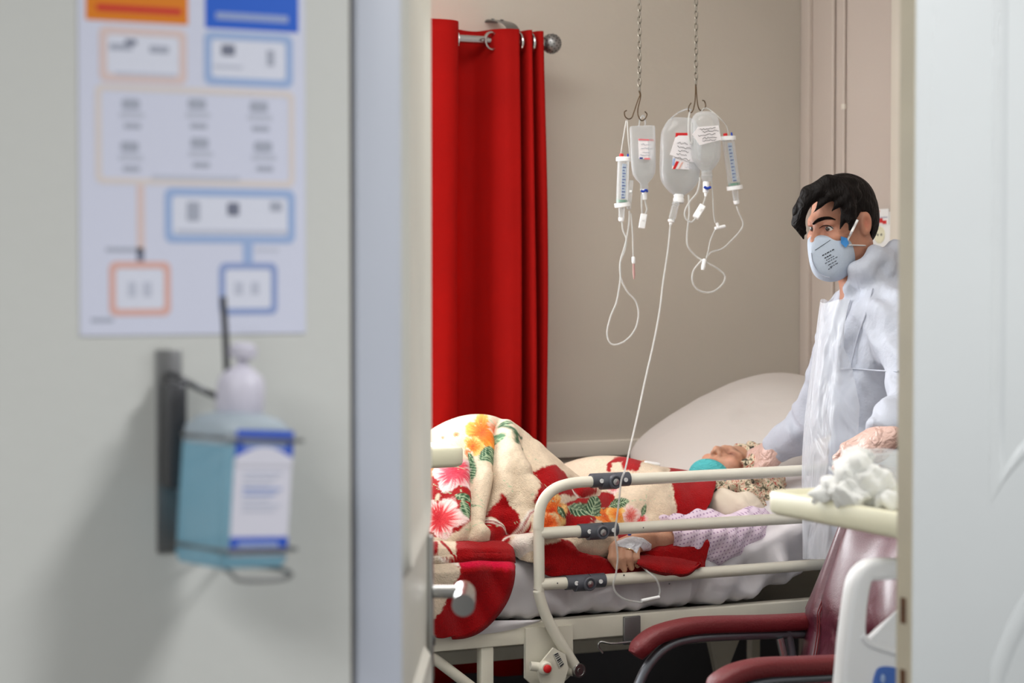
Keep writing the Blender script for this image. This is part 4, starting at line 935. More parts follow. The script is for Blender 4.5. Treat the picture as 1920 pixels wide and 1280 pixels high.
s_ = hc.modifiers.new('thick', 'SOLIDIFY'); s_.thickness = .009; s_.offset = 1

# the red edge that bulges out over the lowest rail bar, under the forearm
topx = [(1196, 1040), (1230, 1036), (1270, 1038), (1298, 1046), (1313, 1053)]; botx = [(1196, 1060), (1226, 1074), (1262, 1081), (1292, 1078), (1314, 1057)]
T_ = spline(np.array([(*p, 0) for p in topx], float), 12)[:, :2]; B_ = spline(np.array([(*p, 0) for p in botx], float), 12)[:, :2]; G = []
for a_, b_ in zip(T_, B_):
    G.append([at(a_[0] + (b_[0] - a_[0]) * k / 15, a_[1] + (b_[1] - a_[1]) * k / 15, 4.215 - .062 * math.sin(min(k / 15 * 1.25, 1) * math.pi / 2) + .004 * math.sin(a_[0] / 8) * k / 15 + .01 * max(0, k - 13) / 2) for k in range(16)])
G = np.array(G); lf = MB().grid(G).build('edge_flap', 'blanket_plush', bl, col=np.tile(to_lin_rgb((150, 5, 10)), (G.shape[0] * 16, 1)))
s_ = lf.modifiers.new('thick', 'SOLIDIFY'); s_.thickness = .008; s_.offset = -1
# ------------------------------------------------------------------ smooth bodies: distance fields meshed by surface nets
def vlen(a): return np.sqrt((a * a).sum(-1))
def cone(p, a, b, ra, rb):
    a = np.asarray(a, float); b = np.asarray(b, float); ab = b - a
    t = np.clip(((p - a) @ ab) / (ab @ ab), 0, 1); return vlen(p - a - t[:, None] * ab) - (ra + (rb - ra) * t)
def chainf(p, pts, rs, k=0.01):
    d = None
    for i in range(len(pts) - 1):
        c = cone(p, pts[i], pts[i + 1], rs[i], rs[i + 1]); d = c if d is None else smin(d, c, k)
    return d
def ell(p, c, r, M=None):
    q = p - np.asarray(c, float)
    if M is not None: q = q @ np.asarray(M)
    r = np.asarray(r, float); k0 = vlen(q / r); k1 = vlen(q / (r * r)); return k0 * (k0 - 1) / (k1 + 1e-9)
def smin(a, b, k): h = np.clip(.5 + .5 * (b - a) / k, 0, 1); return b * (1 - h) + a * h - k * h * (1 - h)
def smax(a, b, k): return -smin(-a, -b, k)
def surfnet(f, lo, hi, h, block=5):
    lo = np.asarray(lo, float); hi = np.asarray(hi, float); n = np.ceil((hi - lo) / h).astype(int) + 1; n = ((n + block - 1) // block) * block
    nb = n // block; bc = np.stack(np.meshgrid(*[np.arange(k) for k in nb], indexing='ij'), -1).reshape(-1, 3)
    cen = lo + (bc * block + (block - 1) / 2) * h; dv = f(cen); R = h * block * .95
    V = np.repeat(np.repeat(np.repeat(np.sign(dv).reshape(nb), block, 0), block, 1), block, 2).astype(np.float32)
    near = bc[np.abs(dv) < R * 1.8]
    off = np.stack(np.meshgrid(*[np.arange(block)] * 3, indexing='ij'), -1).reshape(-1, 3)
    idx = (near[:, None, :] * block + off[None]).reshape(-1, 3)
    for s in range(0, len(idx), 400000):
        q = idx[s:s + 400000]; V[q[:, 0], q[:, 1], q[:, 2]] = f(lo + q * h)
    S = V < 0; c = [(i, j, k) for i in (0, 1) for j in (0, 1) for k in (0, 1)]
    sl = lambda o: tuple(slice(o[i], o[i] + n[i] - 1) for i in range(3))
    cnt = sum(S[sl(o)].astype(np.int8) for o in c); cells = np.argwhere((cnt > 0) & (cnt < 8))
    acc = np.zeros((len(cells), 3)); num = np.zeros(len(cells))
    for a in c:
        for ax in range(3):
            if a[ax]: continue
            b = list(a); b[ax] = 1
            va = V[cells[:, 0] + a[0], cells[:, 1] + a[1], cells[:, 2] + a[2]]; vb = V[cells[:, 0] + b[0], cells[:, 1] + b[1], cells[:, 2] + b[2]]
            m = (va < 0) != (vb < 0); t = np.where(m, va / np.where(m, va - vb, 1), 0); P = np.tile(np.array(a, float), (len(cells), 1)); P[:, ax] += t
            acc += P * m[:, None]; num += m
    verts = lo + (cells + acc / num[:, None]) * h
    I = -np.ones(tuple(n), np.int64); I[cells[:, 0], cells[:, 1], cells[:, 2]] = np.arange(len(cells)); F = []
    for ax in range(3):
        o = [0, 0, 0]; o[ax] = 1; A = [slice(1, n[k] - 1) for k in range(3)]; B = list(A); A[ax] = slice(0, n[ax] - 1); B[ax] = slice(1, n[ax])
        m = np.argwhere(S[tuple(A)] != S[tuple(B)]); e = m + np.array([0 if k == ax else 1 for k in range(3)])
        flip = S[tuple(A)][m[:, 0], m[:, 1], m[:, 2]]; u, v = (ax + 1) % 3, (ax + 2) % 3
        def g(du, dv_): q = e.copy(); q[:, u] -= du; q[:, v] -= dv_; return I[q[:, 0], q[:, 1], q[:, 2]]
        Q = np.stack([g(0, 0), g(1, 0), g(1, 1), g(0, 1)], 1); Q[~flip] = Q[~flip][:, ::-1]; Q = Q[(Q >= 0).all(1)]; F.append(Q[:, ::-1])
    return verts, np.concatenate(F)
def relax(V, F, it=2):
    """a little smoothing of the net"""
    for _ in range(it):
        A = np.zeros_like(V); c = np.zeros(len(V))
        for k in range(4):
            np.add.at(A, F[:, k], V[F[:, (k + 1) % 4]]); np.add.at(A, F[:, (k + 1) % 4], V[F[:, k]]); np.add.at(c, F[:, k], 1); np.add.at(c, F[:, (k + 1) % 4], 1)
        V = .5 * V + .5 * A / np.maximum(c, 1)[:, None]
    return V
def blob(name, parts, m, parent=None, col=None, it=2):
    """parts: list of (field, lo, hi, h) joined into one mesh; col(V)->rgb"""
    VS, FS, n = [], [], 0
    for f, lo, hi, h in parts:
        V, F = surfnet(f, lo, hi, h); V = relax(V, F, it); VS.append(V); FS.append(F + n); n += len(V)
    V = np.concatenate(VS); F = np.concatenate(FS); me = bpy.data.meshes.new(name); me.from_pydata(V.tolist(), [], F.tolist()); me.update()
    o = link(name, me, m, parent, True, None if col is None else col(V)); return o
def bounds(pts, pad): pts = np.asarray(pts, float); return pts.min(0) - pad, pts.max(0) + pad
def hit(x, y, f, off=0.0, t0=3.5, t1=6.0):
    """point where the sight line through a pixel meets a surface (or passes closest to it), lifted by off"""
    r = ray(x, y); ts = np.linspace(t0, t1, 900); P = CAM + r * ts[:, None]; d = f(P); k = np.argmax(d < off) if (d < off).any() else int(np.argmin(d)); return P[k]
def frame3(up, fwd):
    """head axes as columns: left side, face direction, crown"""
    up = np.asarray(up, float); up /= np.linalg.norm(up); fwd = np.asarray(fwd, float); fwd = fwd - up * (fwd @ up); fwd /= np.linalg.norm(fwd)
    return np.stack([np.cross(up, fwd), fwd, up], 1)      # column 0 = the person's left
def head_field(c, M, s=1.0, closed=False, ears=True):
    c = np.asarray(c, float)
    def f(p):
        q = ((p - c) @ M) / s
        d = ell(q, (0, -.014, .034), (.0755, .094, .089)); d = smin(d, ell(q, (0, .020, -.032), (.060, .070, .086)), .03)
        a = np.abs(q[:, 0]); qs = np.c_[a, q[:, 1:]]
        d = smin(d, cone(qs, (.047, -.002, -.062), (.016, .066, -.104), .020, .020), .03)
        d = smin(d, cone(qs, (.008, .085, .020), (.040, .070, .020), .012, .010), .018)
        d = smin(d, ell(qs, (.043, .062, -.024), (.022, .022, .017)), .02)
        d = smax(d, -ell(qs, (.031, .098, .002), (.017, .020, .012)), .014)
        d = smin(d, cone(q, (0, .084, .014), (0, .107, -.028), .008, .0115), .012); d = smin(d, ell(qs, (.012, .094, -.034), (.008, .012, .008)), .006)
        d = smax(d, -cone(qs, (.006, .102, -.046), (.006, .094, -.034), .004, .003), .004)
        d = smin(d, ell(q, (0, .083, -.062), (.022, .012, .007)), .008); d = smin(d, ell(q, (0, .081, -.074), (.019, .012, .008)), .008); d = smax(d, -ell(q, (0, .097, -.0675), (.022, .006, .0016)), .004)
        if closed: d = smin(d, ell(qs, (.031, .073, .002), (.0165, .0145, .0135)), .004); d = smax(d, -ell(qs, (.031, .0885, -.0045), (.013, .004, .0014)), .003)
        else: d = smin(d, ell(qs, (.031, .074, .012), (.018, .0155, .0065)), .004); d = smin(d, ell(qs, (.031, .074, -.0095), (.017, .0135, .005)), .004)
        if ears:
            e = ell(qs, (.079, -.016, -.004), (.011, .020, .032), np.array(Matrix.Rotation(.25, 3, 'X')))
            e = smax(e, -ell(qs, (.089, -.012, -.002), (.009, .011, .019)), .006); e = smin(e, ell(qs, (.082, -.001, -.008), (.005, .005, .008)), .004); d = smin(d, e, .008)
        return d * s * .9
    return f
def hand_field(W, D, N, curl=(20, 30, 20), s=1.0, side=1, spread=6, thumb=(35, 15), curls=None, tcurl=25):
    """W wrist, D towards the knuckles, N out of the back of the hand, side=+1: thumb on the D x N side"""
    D = np.asarray(D, float); D /= np.linalg.norm(D); N = np.asarray(N, float); N = N - D * (N @ D); N /= np.linalg.norm(N); X = np.cross(D, N) * side; W = np.asarray(W, float)
    segs = []; pts = [W]
    def rot(v, ax, a): a = math.radians(a); return v * math.cos(a) + np.cross(ax, v) * math.sin(a) + ax * (ax @ v) * (1 - math.cos(a))
    for i, (x, L_, r) in enumerate(((.027, (.040, .024, .020), .0088), (.008, (.044, .027, .021), .0090), (-.011, (.040, .025, .020), .0085), (-.029, (.031, .019, .018), .0075))):
        base = W + s * (D * (.088 - .006 * abs(i - 1.2)) + X * x + N * .002); sp = spread * (1.3 - i); dirv = D * math.cos(math.radians(sp)) + X * math.sin(math.radians(sp)); a = 0; P = [base]; cu = curls[i] if curls else curl
        axc = np.cross(N, dirv)
        for L1, c1 in zip(L_, cu): a += c1; dv = dirv * math.cos(math.radians(a)) - N * math.sin(math.radians(a)); P.append(P[-1] + dv * L1 * s)
        segs.append((P, [r * s * k for k in (1.08, 1.0, .95, .80)])); pts += P
    tb = W + s * (D * .028 + X * .026 - N * .008); t1 = rot(D, N, 0); td = D * math.cos(math.radians(thumb[0])) + X * math.sin(math.radians(thumb[0])) - N * math.sin(math.radians(thumb[1])); td /= np.linalg.norm(td)
    td2 = td + D * math.sin(math.radians(tcurl)) * .6 - X * math.sin(math.radians(tcurl)) * .7; td2 /= np.linalg.norm(td2); tp3 = [tb, tb + td * .044 * s, tb + td * .044 * s + td2 * .030 * s, tb + td * .044 * s + td2 * .054 * s]; pts += tp3
    MM = np.stack([X, D, N], 1)
    def f(p):
        q = ((p - W) @ MM) / s
        pc = np.abs(q - np.array([0, .047, -.002])) - np.array([.034, .036, .0055]); palm = (vlen(np.maximum(pc, 0)) + np.minimum(pc.max(-1), 0) - .0085) * s
        d = smin(palm, cone(p, W - D * .03 * s, W + D * .02 * s, .024 * s, .024 * s), .025 * s); d = smin(d, cone(p, tb - td * .01 * s, tb + td * .03 * s, .016 * s, .012 * s), .02 * s)
        fing = None
        for P, r in segs:
            c = chainf(p, P, r, .004 * s)
            for j in (1, 2): c = smin(c, vlen(p - P[j]) - r[j] * 1.06, .003 * s)
            d = smin(d, vlen(p - P[0] - N * .002 * s) - .0098 * s, .008 * s)
            fing = c if fing is None else np.minimum(fing, c)
        d = smin(d, fing, .006 * s); return smin(d, chainf(p, tp3, [.0125 * s, .0105 * s, .0098 * s, .0075 * s], .006), .007 * s) * .92
    return f, np.array(pts)
# ------------------------------------------------------------------ the patient
mat('skin', (196, 142, 112), 0.5, attr='Col', sss=.12, bump=(160, .12), vary=(60, .05), spec=.4)
mat('gown_dots', (214, 196, 214), 0.8, wrinkle=(16, .3), attr='Col')
mat('glove', (206, 170, 158), 0.3, bump=(140, .3), wrinkle=(40, .5), spec=.6, coat=.2)
mat('mask_teal', (84, 190, 194), 0.75, wrinkle=(60, .5, (1, 1, 4)), milk=.1)
mat('tape_white', (228, 228, 234), 0.7, wrinkle=(60, .4))
mat('gold', (222, 196, 150), .2, 1.0)
def scarf_mat():
    m = mat('scarf_print', (220, 205, 180), .85, bump=(220, .1)); nt = m.node_tree; N = nt.nodes; L = nt.links; p = N['Principled BSDF']
    tc = N.new('ShaderNodeTexCoord'); v = N.new('ShaderNodeTexNoise'); v.inputs['Scale'].default_value = 46; v.inputs['Detail'].default_value = 3; v.inputs['Distortion'].default_value = 1.5; L.new(tc.outputs['Object'], v.inputs['Vector'])
    r = N.new('ShaderNodeValToRGB'); r.color_ramp.interpolation = 'CONSTANT'; e = r.color_ramp.elements
    stops = [(0, (48, 44, 38)), (.36, (120, 112, 92)), (.43, (214, 200, 172)), (.52, (170, 44, 40)), (.56, (222, 208, 184)), (.63, (128, 138, 104)), (.68, (190, 84, 70))]
    e[0].position = 0; e[0].color = (*lin(stops[0][1]), 1); e[1].position = stops[1][0]; e[1].color = (*lin(stops[1][1]), 1)
    for s_, c in stops[2:]: x = e.new(s_); x.color = (*lin(c), 1)
    L.new(v.outputs['Fac'], r.inputs['Fac']); L.new(r.outputs['Color'], p.inputs['Base Color'])
scarf_mat()
pa = thing('person', (2.6, 4.62, ZM), 'patient in a dotted lilac gown and flowered headscarf lying under the blanket', 'person')
DPH = 4.60
hc_ = at(1366, 895, DPH)
axu = .636 * R_ + .67 * FH_ + np.array([0, 0, .37]); n0 = -.5 * R_ + np.array([0, 0, .86]); sd0 = .576 * R_ - .74 * FH_ + np.array([0, 0, .335]); tw = math.radians(24)
Mh = frame3(axu, n0 * math.cos(tw) + sd0 * math.sin(tw)); HS = .90
hf = head_field(hc_, Mh, HS, closed=True, ears=False)
def hl(x, y, z): return hc_ + Mh @ (np.array([x, y, z]) * HS)
neck_b = at(1440, 0, DPH) * 0 + hl(0, -.03, -.16)
sh = at(1418, 978, 4.36); el = at(1338, 1020, 4.262); wr_ = at(1236, 1012, 4.236)
chest = at(1330, 985, 4.62); hip = at(1090, 1030, 4.62)
def fhand(p):
    d = None
    for (a_, b_) in (((1186, 872), (1198, 868)), ((1196, 874), (1208, 868)), ((1204, 880), (1214, 876))):
        c = cone(p, at(a_[0], a_[1] + 14, 4.68), at(*b_, 4.66), .011, .0085); c = smin(c, cone(p, at(*b_, 4.66), at(b_[0] + 14, b_[1] + 8, 4.64), .0085, .008), .004); d = c if d is None else np.minimum(d, c)
    return smin(d, cone(p, at(1190, 892, 4.70), at(1205, 888, 4.70), .022, .02), .012)
def torso(p):
    d = ell(p, (2.52, 4.64, .83), (.20, .17, .075)); d = smin(d, cone(p, (2.42, 4.62, .83), (2.05, 4.62, .82), .075, .075), .06)
    d = smin(d, cone(p, hl(0, -.02, -.06), (2.55, 4.62, .86), .050, .05), .04)
    d = smin(d, cone(p, (2.05, 4.58, .84), (1.93, 4.60, .98), .05, .04), .04); d = smin(d, cone(p, (1.93, 4.60, .98), (1.60, 4.62, .84), .04, .035), .02)
    return smin(d, cone(p, at(1190, 892, 4.70), (2.45, 4.74, .86), .02, .035), .02)
def body(p):
    d = smin(hf(p), torso(p), .025); d = smin(d, chainf(p, [(2.60, 4.50, .86), sh, el, wr_], [.03, .030, .030, .026], .02), .02); d = smin(d, lhand(p), .008); return smin(d, fhand(p), .006)
# near hand: knuckles up, fingers hanging down over the blanket
hand = []
kn = [(1150, 1028, 4.205), (1165, 1025, 4.196), (1180, 1023, 4.192), (1193, 1029, 4.194)]
mid = [(1147, 1046, 4.190), (1163, 1046, 4.178), (1178, 1045, 4.177), (1192, 1046, 4.180)]
tip = [(1156, 1063, 4.188), (1171, 1068, 4.180), (1184, 1065, 4.180), (1195, 1060, 4.184)]
KN = [at(*k) for k in kn]; MI = [at(*k) for k in mid]; TI = [at(*k) for k in tip]
back = at(1192, 1012, 4.262)
def lhand(p):
    d = cone(p, wr_, at(1212, 1010, 4.236), .027, .028)
    for k in KN: d = smin(d, cone(p, at(1212, 1010, 4.236), k + np.array([0, .006, .002]), .021, .0125), .016)
    for k, m_, t in zip(KN, MI, TI):
        c = chainf(p, [k, m_, t], [.0105, .0094, .0075], .004); c = smin(c, vlen(p - m_) - .0100, .003); d = smin(d, c, .004)
    th_ = chainf(p, [at(1200, 1014, 4.26), at(1170, 1022, 4.25), at(1150, 1035, 4.235)], [.016, .012, .009], .01); return smin(d, th_, .008)
def skin_col(V):
    C = np.tile(to_lin_rgb((198, 150, 124)), (len(V), 1)); q = ((V - hc_) @ Mh) / HS
    def spot(c, r, col, w_=1.0):
        nonlocal C
        a_ = np.abs(q[:, 0]); k = np.exp(-(((np.c_[a_, q[:, 1:]] - c) / r) ** 2).sum(1))[:, None] * w_; C = C * (1 - k) + to_lin_rgb(col) * k
    spot((.031, .086, .000), (.020, .02, .010), (150, 92, 78), .75); spot((.031, .088, -.0045), (.016, .01, .0024), (60, 34, 30), .95)
    spot((.034, .085, .022), (.016, .02, .004), (96, 66, 54), .7); spot((.045, .07, -.03), (.022, .03, .022), (206, 140, 118), .5); spot((0, .09, -.068), (.022, .02, .009), (172, 96, 90), .8); spot((.008, .10, -.043), (.006, .01, .004), (90, 46, 40), .8)
    hnd = V[:, 0] < 2.35; C[hnd] = C[hnd] * np.array([.95, .93, .9])
    return C
bp_ = blob('body', [(body, (1.53, 4.14, .74), (2.88, 4.86, 1.12), .0034)], 'skin', pa, skin_col)
# dark hair showing at the temple
def hairf(p):
    q = ((p - hc_) @ Mh) / HS; d = ell(q, (0, -.016, .034), (.079, .094, .090)); d = smin(d, ell(np.c_[np.abs(q[:, 0]), q[:, 1:]], (.068, .012, -.008), (.016, .022, .030)), .01); return smax(d, q[:, 1] - .036 , .006) * HS * .9
mat('patient_hair', (70, 30, 22), .6, bump=(300, .4))
blob('hair', [(hairf, *bounds([hl(.1, .11, .13), hl(-.1, -.12, -.08), hl(.1, -.12, .13), hl(-.1, .11, -.08)], .02), .004)], 'patient_hair', pa)
# headscarf: cap over the crown, tails round the neck onto the shoulder
def scarff(p):
    q = ((p - hc_) @ Mh) / HS
    cap = ell(q, (0, -.020, .040), (.088, .098, .096)); cut = q[:, 1] * .72 - q[:, 2] * .62 + .012; cap = smax(cap, cut, .008)
    d = cap * HS * .9
    d = smin(d, ell(p, at(1418, 862, 4.60), (.05, .05, .045)), .03); A = [at(1412, 872, 4.52), at(1440, 905, 4.50), at(1452, 940, 4.47), at(1440, 968, 4.44)]; d = smin(d, chainf(p, A, [.030, .040, .034, .022], .02), .02)
    B = [at(1410, 890, 4.53), at(1392, 908, 4.48), at(1352, 918, 4.47), at(1325, 905, 4.50)]; d = smin(d, chainf(p, B, [.022, .024, .020, .016], .02), .012)
    Cc = [at(1380, 900, 4.47), at(1408, 925, 4.44), at(1430, 955, 4.43)]; d = smin(d, chainf(p, Cc, [.018, .020, .016], .02), .01)
    return d + .0035 * np.sin(p[:, 0] * 190 + p[:, 2] * 120) + .002 * np.sin(p[:, 2] * 260 - p[:, 0] * 90)
blob('headscarf', [(scarff, *bounds([hl(.1, .1, .14), hl(-.1, -.13, -.1), at(1330, 880, 4.4), at(1480, 990, 4.4), at(1330, 880, 4.6)], .04), .0042)], 'scarf_print', pa)
# pale undershirt over chest and shoulder
mat('undershirt', (214, 200, 182), .85, wrinkle=(18, .3))
blob('undershirt', [(lambda p: chainf(p, [at(1320, 962, 4.46), at(1356, 950, 4.42), at(1396, 956, 4.38), at(1430, 980, 4.36)], [.034, .042, .042, .032], .02) + .003 * np.sin(p[:, 0] * 130 + p[:, 2] * 60), *bounds([at(1300, 900, 4.5), at(1450, 1020, 4.30)], .06), .006)], 'undershirt', pa)
# gown sleeve with dots
ax_ = (el - wr_) / np.linalg.norm(el - wr_)
cuff = wr_ + ax_ * .012
def gown(p):
    d = chainf(p, [at(1418, 975, 4.36), at(1392, 1002, 4.30), at(1345, 1018, 4.258), at(1290, 1016, 4.248), at(1246, 1008, 4.238)], [.042, .056, .048, .044, .036], .025)
    d = smin(d, cone(p, at(1330, 985, 4.38), at(1225, 974, 4.38), .045, .022), .03)
    d = smax(d, -(((p - wr_) @ (ax_ + np.array([0, 0, .25]))) - .004), .004)
    s_ = (p - wr_) @ ax_
    return d + .0035 * np.sin(s_ * 55 + p[:, 2] * 80) * np.clip(s_ * 8, 0, 1) + .0015 * np.sin(s_ * 140 - p[:, 2] * 120)
def dot_col(V):
    P = pix(V); C = np.tile(to_lin_rgb((220, 202, 218)), (len(V), 1)); a_ = (V[:, 0] + .25 * V[:, 2]); b_ = V[:, 2] - .2 * V[:, 0]; k = .0098
    i = np.floor(b_ / k); x = (a_ / k + .5 * (i % 2)) % 1 - .5; y = (b_ / k) % 1 - .5; m_ = np.clip((.21 - np.hypot(x, y)) * 12, 0, 1)[:, None]; return C * (1 - m_) + to_lin_rgb((120, 66, 128)) * m_
blob('gown', [(gown, *bounds([at(1215, 950, 4.42), at(1450, 1060, 4.18), at(1450, 960, 4.42)], .05), .0024)], 'gown_dots', pa, dot_col, 1)
# teal mask pulled down over the chin
def pmask(p):
    q = ((p - hc_) @ Mh) / HS; d = ell(q, (0, .042, -.086), (.070, .058, .046)); d = smax(d, q[:, 2] + .050 - .12 * np.abs(q[:, 0]), .006); return d * HS * .9
pm_ = blob('face_mask', [(pmask, *bounds([hl(.09, .13, -.03), hl(-.09, -.02, -.14), hl(-.09, .13, -.14)], .02), .003)], 'mask_teal', pa)
MB().tube(spline([hit(1378, 884, lambda p: np.minimum(hf(p), pmask(p)), .002, 4, 6), hit(1392, 880, lambda p: np.minimum(hf(p), hairf(p)), .002, 4, 6), hit(1406, 876, lambda p: np.minimum(hf(p), hairf(p)), .003, 4, 6)], 5), .0016, 6).build('ear_loop', 'tape_white', pm_)
# white tape over the cannula, ring
def tapef(p):
    base = lhand(p) - .0022; a_ = polyd(pix(p), [(1156, 1014), (1172, 1008), (1186, 1005), (1206, 1008), (1222, 1020), (1221, 1032), (1206, 1033), (1200, 1024), (1194, 1038), (1184, 1030), (1168, 1026), (1158, 1024)]) / 800
    return smax(base, a_, .0015)
blob('cannula_tape', [(tapef, *bounds([at(1150, 1000, 4.2), at(1230, 1045, 4.32)], .03), .002)], 'tape_white', pa)
MB().lathe([(.0042, 0), (.0042, .010), (.003, .014)], at(1180, 1008, 4.215), (-.1, -.3, 1)).build('cannula_port', 'cap_blue', pa)
fr_ = KN[2] * .55 + MI[2] * .45; fa = (MI[2] - KN[2]) / np.linalg.norm(MI[2] - KN[2]); s1 = np.cross(fa, (0, 1, 0)); s1 /= np.linalg.norm(s1); s2 = np.cross(fa, s1); an = np.linspace(0, 2 * math.pi, 24, endpoint=False)
MB().tube(fr_ + .0108 * (np.cos(an)[:, None] * s1 + np.sin(an)[:, None] * s2), .0016, 6, closed=True).build('ring', 'gold', pa)
# finger clip on the far hand
ox = thing('pulse_oximeter', at(1224, 874, 4.62), 'small black and white finger clip on the hand resting on the blanket', 'pulse oximeter')
oa, ob_ = at(1208, 873, 4.62), at(1236, 877, 4.61)
def oxm(o_): M = np.eye(4); x = (ob_ - oa); x /= np.linalg.norm(x); M[:3, 0] = x; M[:3, 1] = np.cross((0, 0, 1), x); M[:3, 2] = np.cross(x, M[:3, 1]); M[:3, 3] = oa + np.array([0, 0, o_]); return M
L_ox = float(np.linalg.norm(ob_ - oa))
MB().box((0, -.012, 0), (L_ox, .012, .010), oxm(.004), bev=.004).build('upper_shell', 'white_plastic', ox); MB().box((.004, -.0124, 0), (L_ox * .98, .0124, .006), oxm(-.001), bev=.002).build('rubber_pad', 'ink_black', ox); MB().box((0, -.012, 0), (L_ox, .012, .009), oxm(-.011), bev=.004).build('lower_shell', 'white_plastic', ox)
# ------------------------------------------------------------------ the standing man
TC = -FH_; ZU = np.array([0, 0, 1.0])
mat('hair_dark', (14, 9, 8), .55, wrinkle=(150, .3, (1, .25, .3)), spec=.12)
mat('coverall_white', (186, 190, 202), .7, bump=(140, .15), wrinkle=(11, .55, (1.2, 1.2, .6)), milk=.12)
mat('apron_film', (232, 234, 240), .32, clear=.62, milk=.3, wrinkle=(10, 1.0, (1.4, 1.4, .75)), spec=.6)
mat('respirator', (176, 186, 200), .8, bump=(260, .1), vary=(40, .03)); mat('clip_blue', (58, 136, 206), .5); mat('strap_white', (232, 230, 228), .7)
mat('eye_white', (222, 214, 208), .15, attr='Col', spec=.6); mat('ink_text', (40, 42, 52), .6); mat('shoe', (60, 60, 64), .6)
mn = thing('person', (2.80, 4.0, 0), 'man in white coverall, clear apron and grey respirator standing at the bed head', 'person')
yaw = math.radians(56); pit = math.radians(13)
fw_ = -R_ * math.sin(yaw) + TC * math.cos(yaw); upm = ZU * math.cos(pit) + fw_ * math.sin(pit) + R_ * .03
MM_ = frame3(upm, fw_ * math.cos(pit) - ZU * math.sin(pit)); mc = dep(1577, 419, 4.80); MSc = .875
mh = head_field(mc, MM_, MSc)
def ml(x, y, z): return mc + MM_ @ (np.array([x, y, z]) * MSc)
NBm = dep(1638, 560, 4.84); yb = math.radians(80); BL = R_ * math.cos(yb) + TC * math.sin(yb); BF = -R_ * math.sin(yb) + TC * math.cos(yb); BM = np.stack([BL, BF, ZU], 1)
LSh = NBm + BL * .165 - ZU * .06; RSh = NBm - BL * .165 - ZU * .06
ELb = dep(1724, 738, 4.55); LWr = dep(1668, 806, 4.45); REb = at(1540, 772, 4.31); RWr = at(1462, 838, 4.45)
hipc = dep(1660, 960, 4.86); footL = np.array([*(hipc + BL * .10 + BF * -.02)[:2], 0]); footR = np.array([*(hipc - BL * .10)[:2], 0])
def trunk(p, g=0.0):
    d = ell(p, dep(1645, 655, 4.83), (.165 + g, .108 + g, .19 + g), BM); d = smin(d, ell(p, dep(1650, 800, 4.85), (.155 + g, .108 + g, .18 + g), BM), .08)
    d = smin(d, ell(p, dep(1658, 930, 4.86), (.165 + g, .115 + g, .15 + g), BM), .08); d = smin(d, cone(p, LSh, RSh, .062 + g, .062 + g), .07)
    for h_, ft in ((1, footL), (-1, footR)): d = smin(d, cone(p, hipc + BL * .09 * h_ - ZU * .05, ft + ZU * .12, .095 + g, .055 + g), .05)
    return d
def mbody(p):
    d = smin(mh(p), cone(p, ml(0, -.022, -.05), NBm, .054, .064), .03); d = smin(d, trunk(p, -.02), .05)
    for ch in ([LSh, ELb, LWr], [RSh, REb, RWr]): d = smin(d, chainf(p, ch, [.055, .045, .030], .02), .03)
    for ft in (footL, footR): d = smin(d, cone(p, ft + ZU * .05 - BF * .04, ft + ZU * .035 + BF * .15, .045, .034), .03)
    return d
def mskin(V):
    C = np.tile(to_lin_rgb((182, 128, 104)), (len(V), 1)); q = ((V - mc) @ MM_) / MSc; a_ = np.abs(q[:, 0]); qq = np.c_[a_, q[:, 1:]]
    def spot(c, r, col, w_):
        nonlocal C
        k = np.exp(-(((qq - c) / r) ** 2).sum(1))[:, None] * w_; C = C * (1 - k) + to_lin_rgb(col) * k
    spot((.031, .085, .004), (.024, .02, .014), (150, 92, 76), .8); spot((.045, .04, -.085), (.03, .05, .035), (128, 98, 84), .55); spot((.012, .07, -.11), (.03, .04, .03), (120, 92, 80), .5)
    spot((.03, -.02, -.14), (.06, .06, .05), (184, 120, 92), .5); spot((.08, -.016, -.004), (.02, .012, .018), (190, 110, 92), .6); spot((.072, .012, .0), (.02, .016, .03), (96, 70, 60), .55)
    return C
blob('body', [(mbody, np.minimum(*[np.array(x) for x in ([2.2, 3.4, 0.0], [2.2, 3.4, 0.0])]), [3.3, 4.6, 1.78], .0062)] if False else
     [(lambda p: smin(mh(p), smin(cone(p, ml(0, -.022, -.05), NBm + BF * .02, .052, .052), trunk(p, -.02), .05), .03), *bounds([ml(.1, .13, .14), ml(-.1, -.13, -.14), ml(.1, -.13, .14), NBm - ZU * .03 + BL * .1, NBm - BL * .1], .03), .0028)], 'skin', mn, mskin)
# eyes
for sx in (1, -1):
    ec = ml(.031 * sx, .0705, .0012); gz = (MM_ @ np.array([.10, 1, -.06])); gz /= np.linalg.norm(gz)
    e = MB().sphere((0, 0, 0), .0122, 32); V = np.concatenate(e.v); k = V @ gz / .0122; C = np.tile(to_lin_rgb((214, 204, 198)), (len(V), 1)); C[k > .86] = to_lin_rgb((66, 40, 28)); C[k > .955] = to_lin_rgb((12, 10, 10))
    e.v = [V + ec]; e.build('eye', 'eye_white', mn, col=C)
def brow(pts, r): P = [hit(x, y, mh, .0015, 4.4, 5.2) for x, y in pts]; return MB().tube(spline(P, 6), r, 8, flat=.6)
nb = 6 * 4 + 1
brow([(1525, 420), (1534, 413), (1546, 409), (1557, 409), (1567, 412)], np.interp(np.linspace(0, 1, nb), [0, .3, .7, 1], [.0035, .0072, .0060, .0012])).build('eyebrow', 'hair_dark', mn)
lid = [hit(x, y, mh, .0006, 4.4, 5.2) for x, y in ((1536, 428), (1542, 424), (1549, 422.5), (1556, 424), (1562, 428.5))]
MB().tube(spline(lid, 5), np.interp(np.linspace(0, 1, 21), [0, .5, 1], [.0005, .0013, .0008]), 6).build('eyelashes', 'hair_dark', mn)
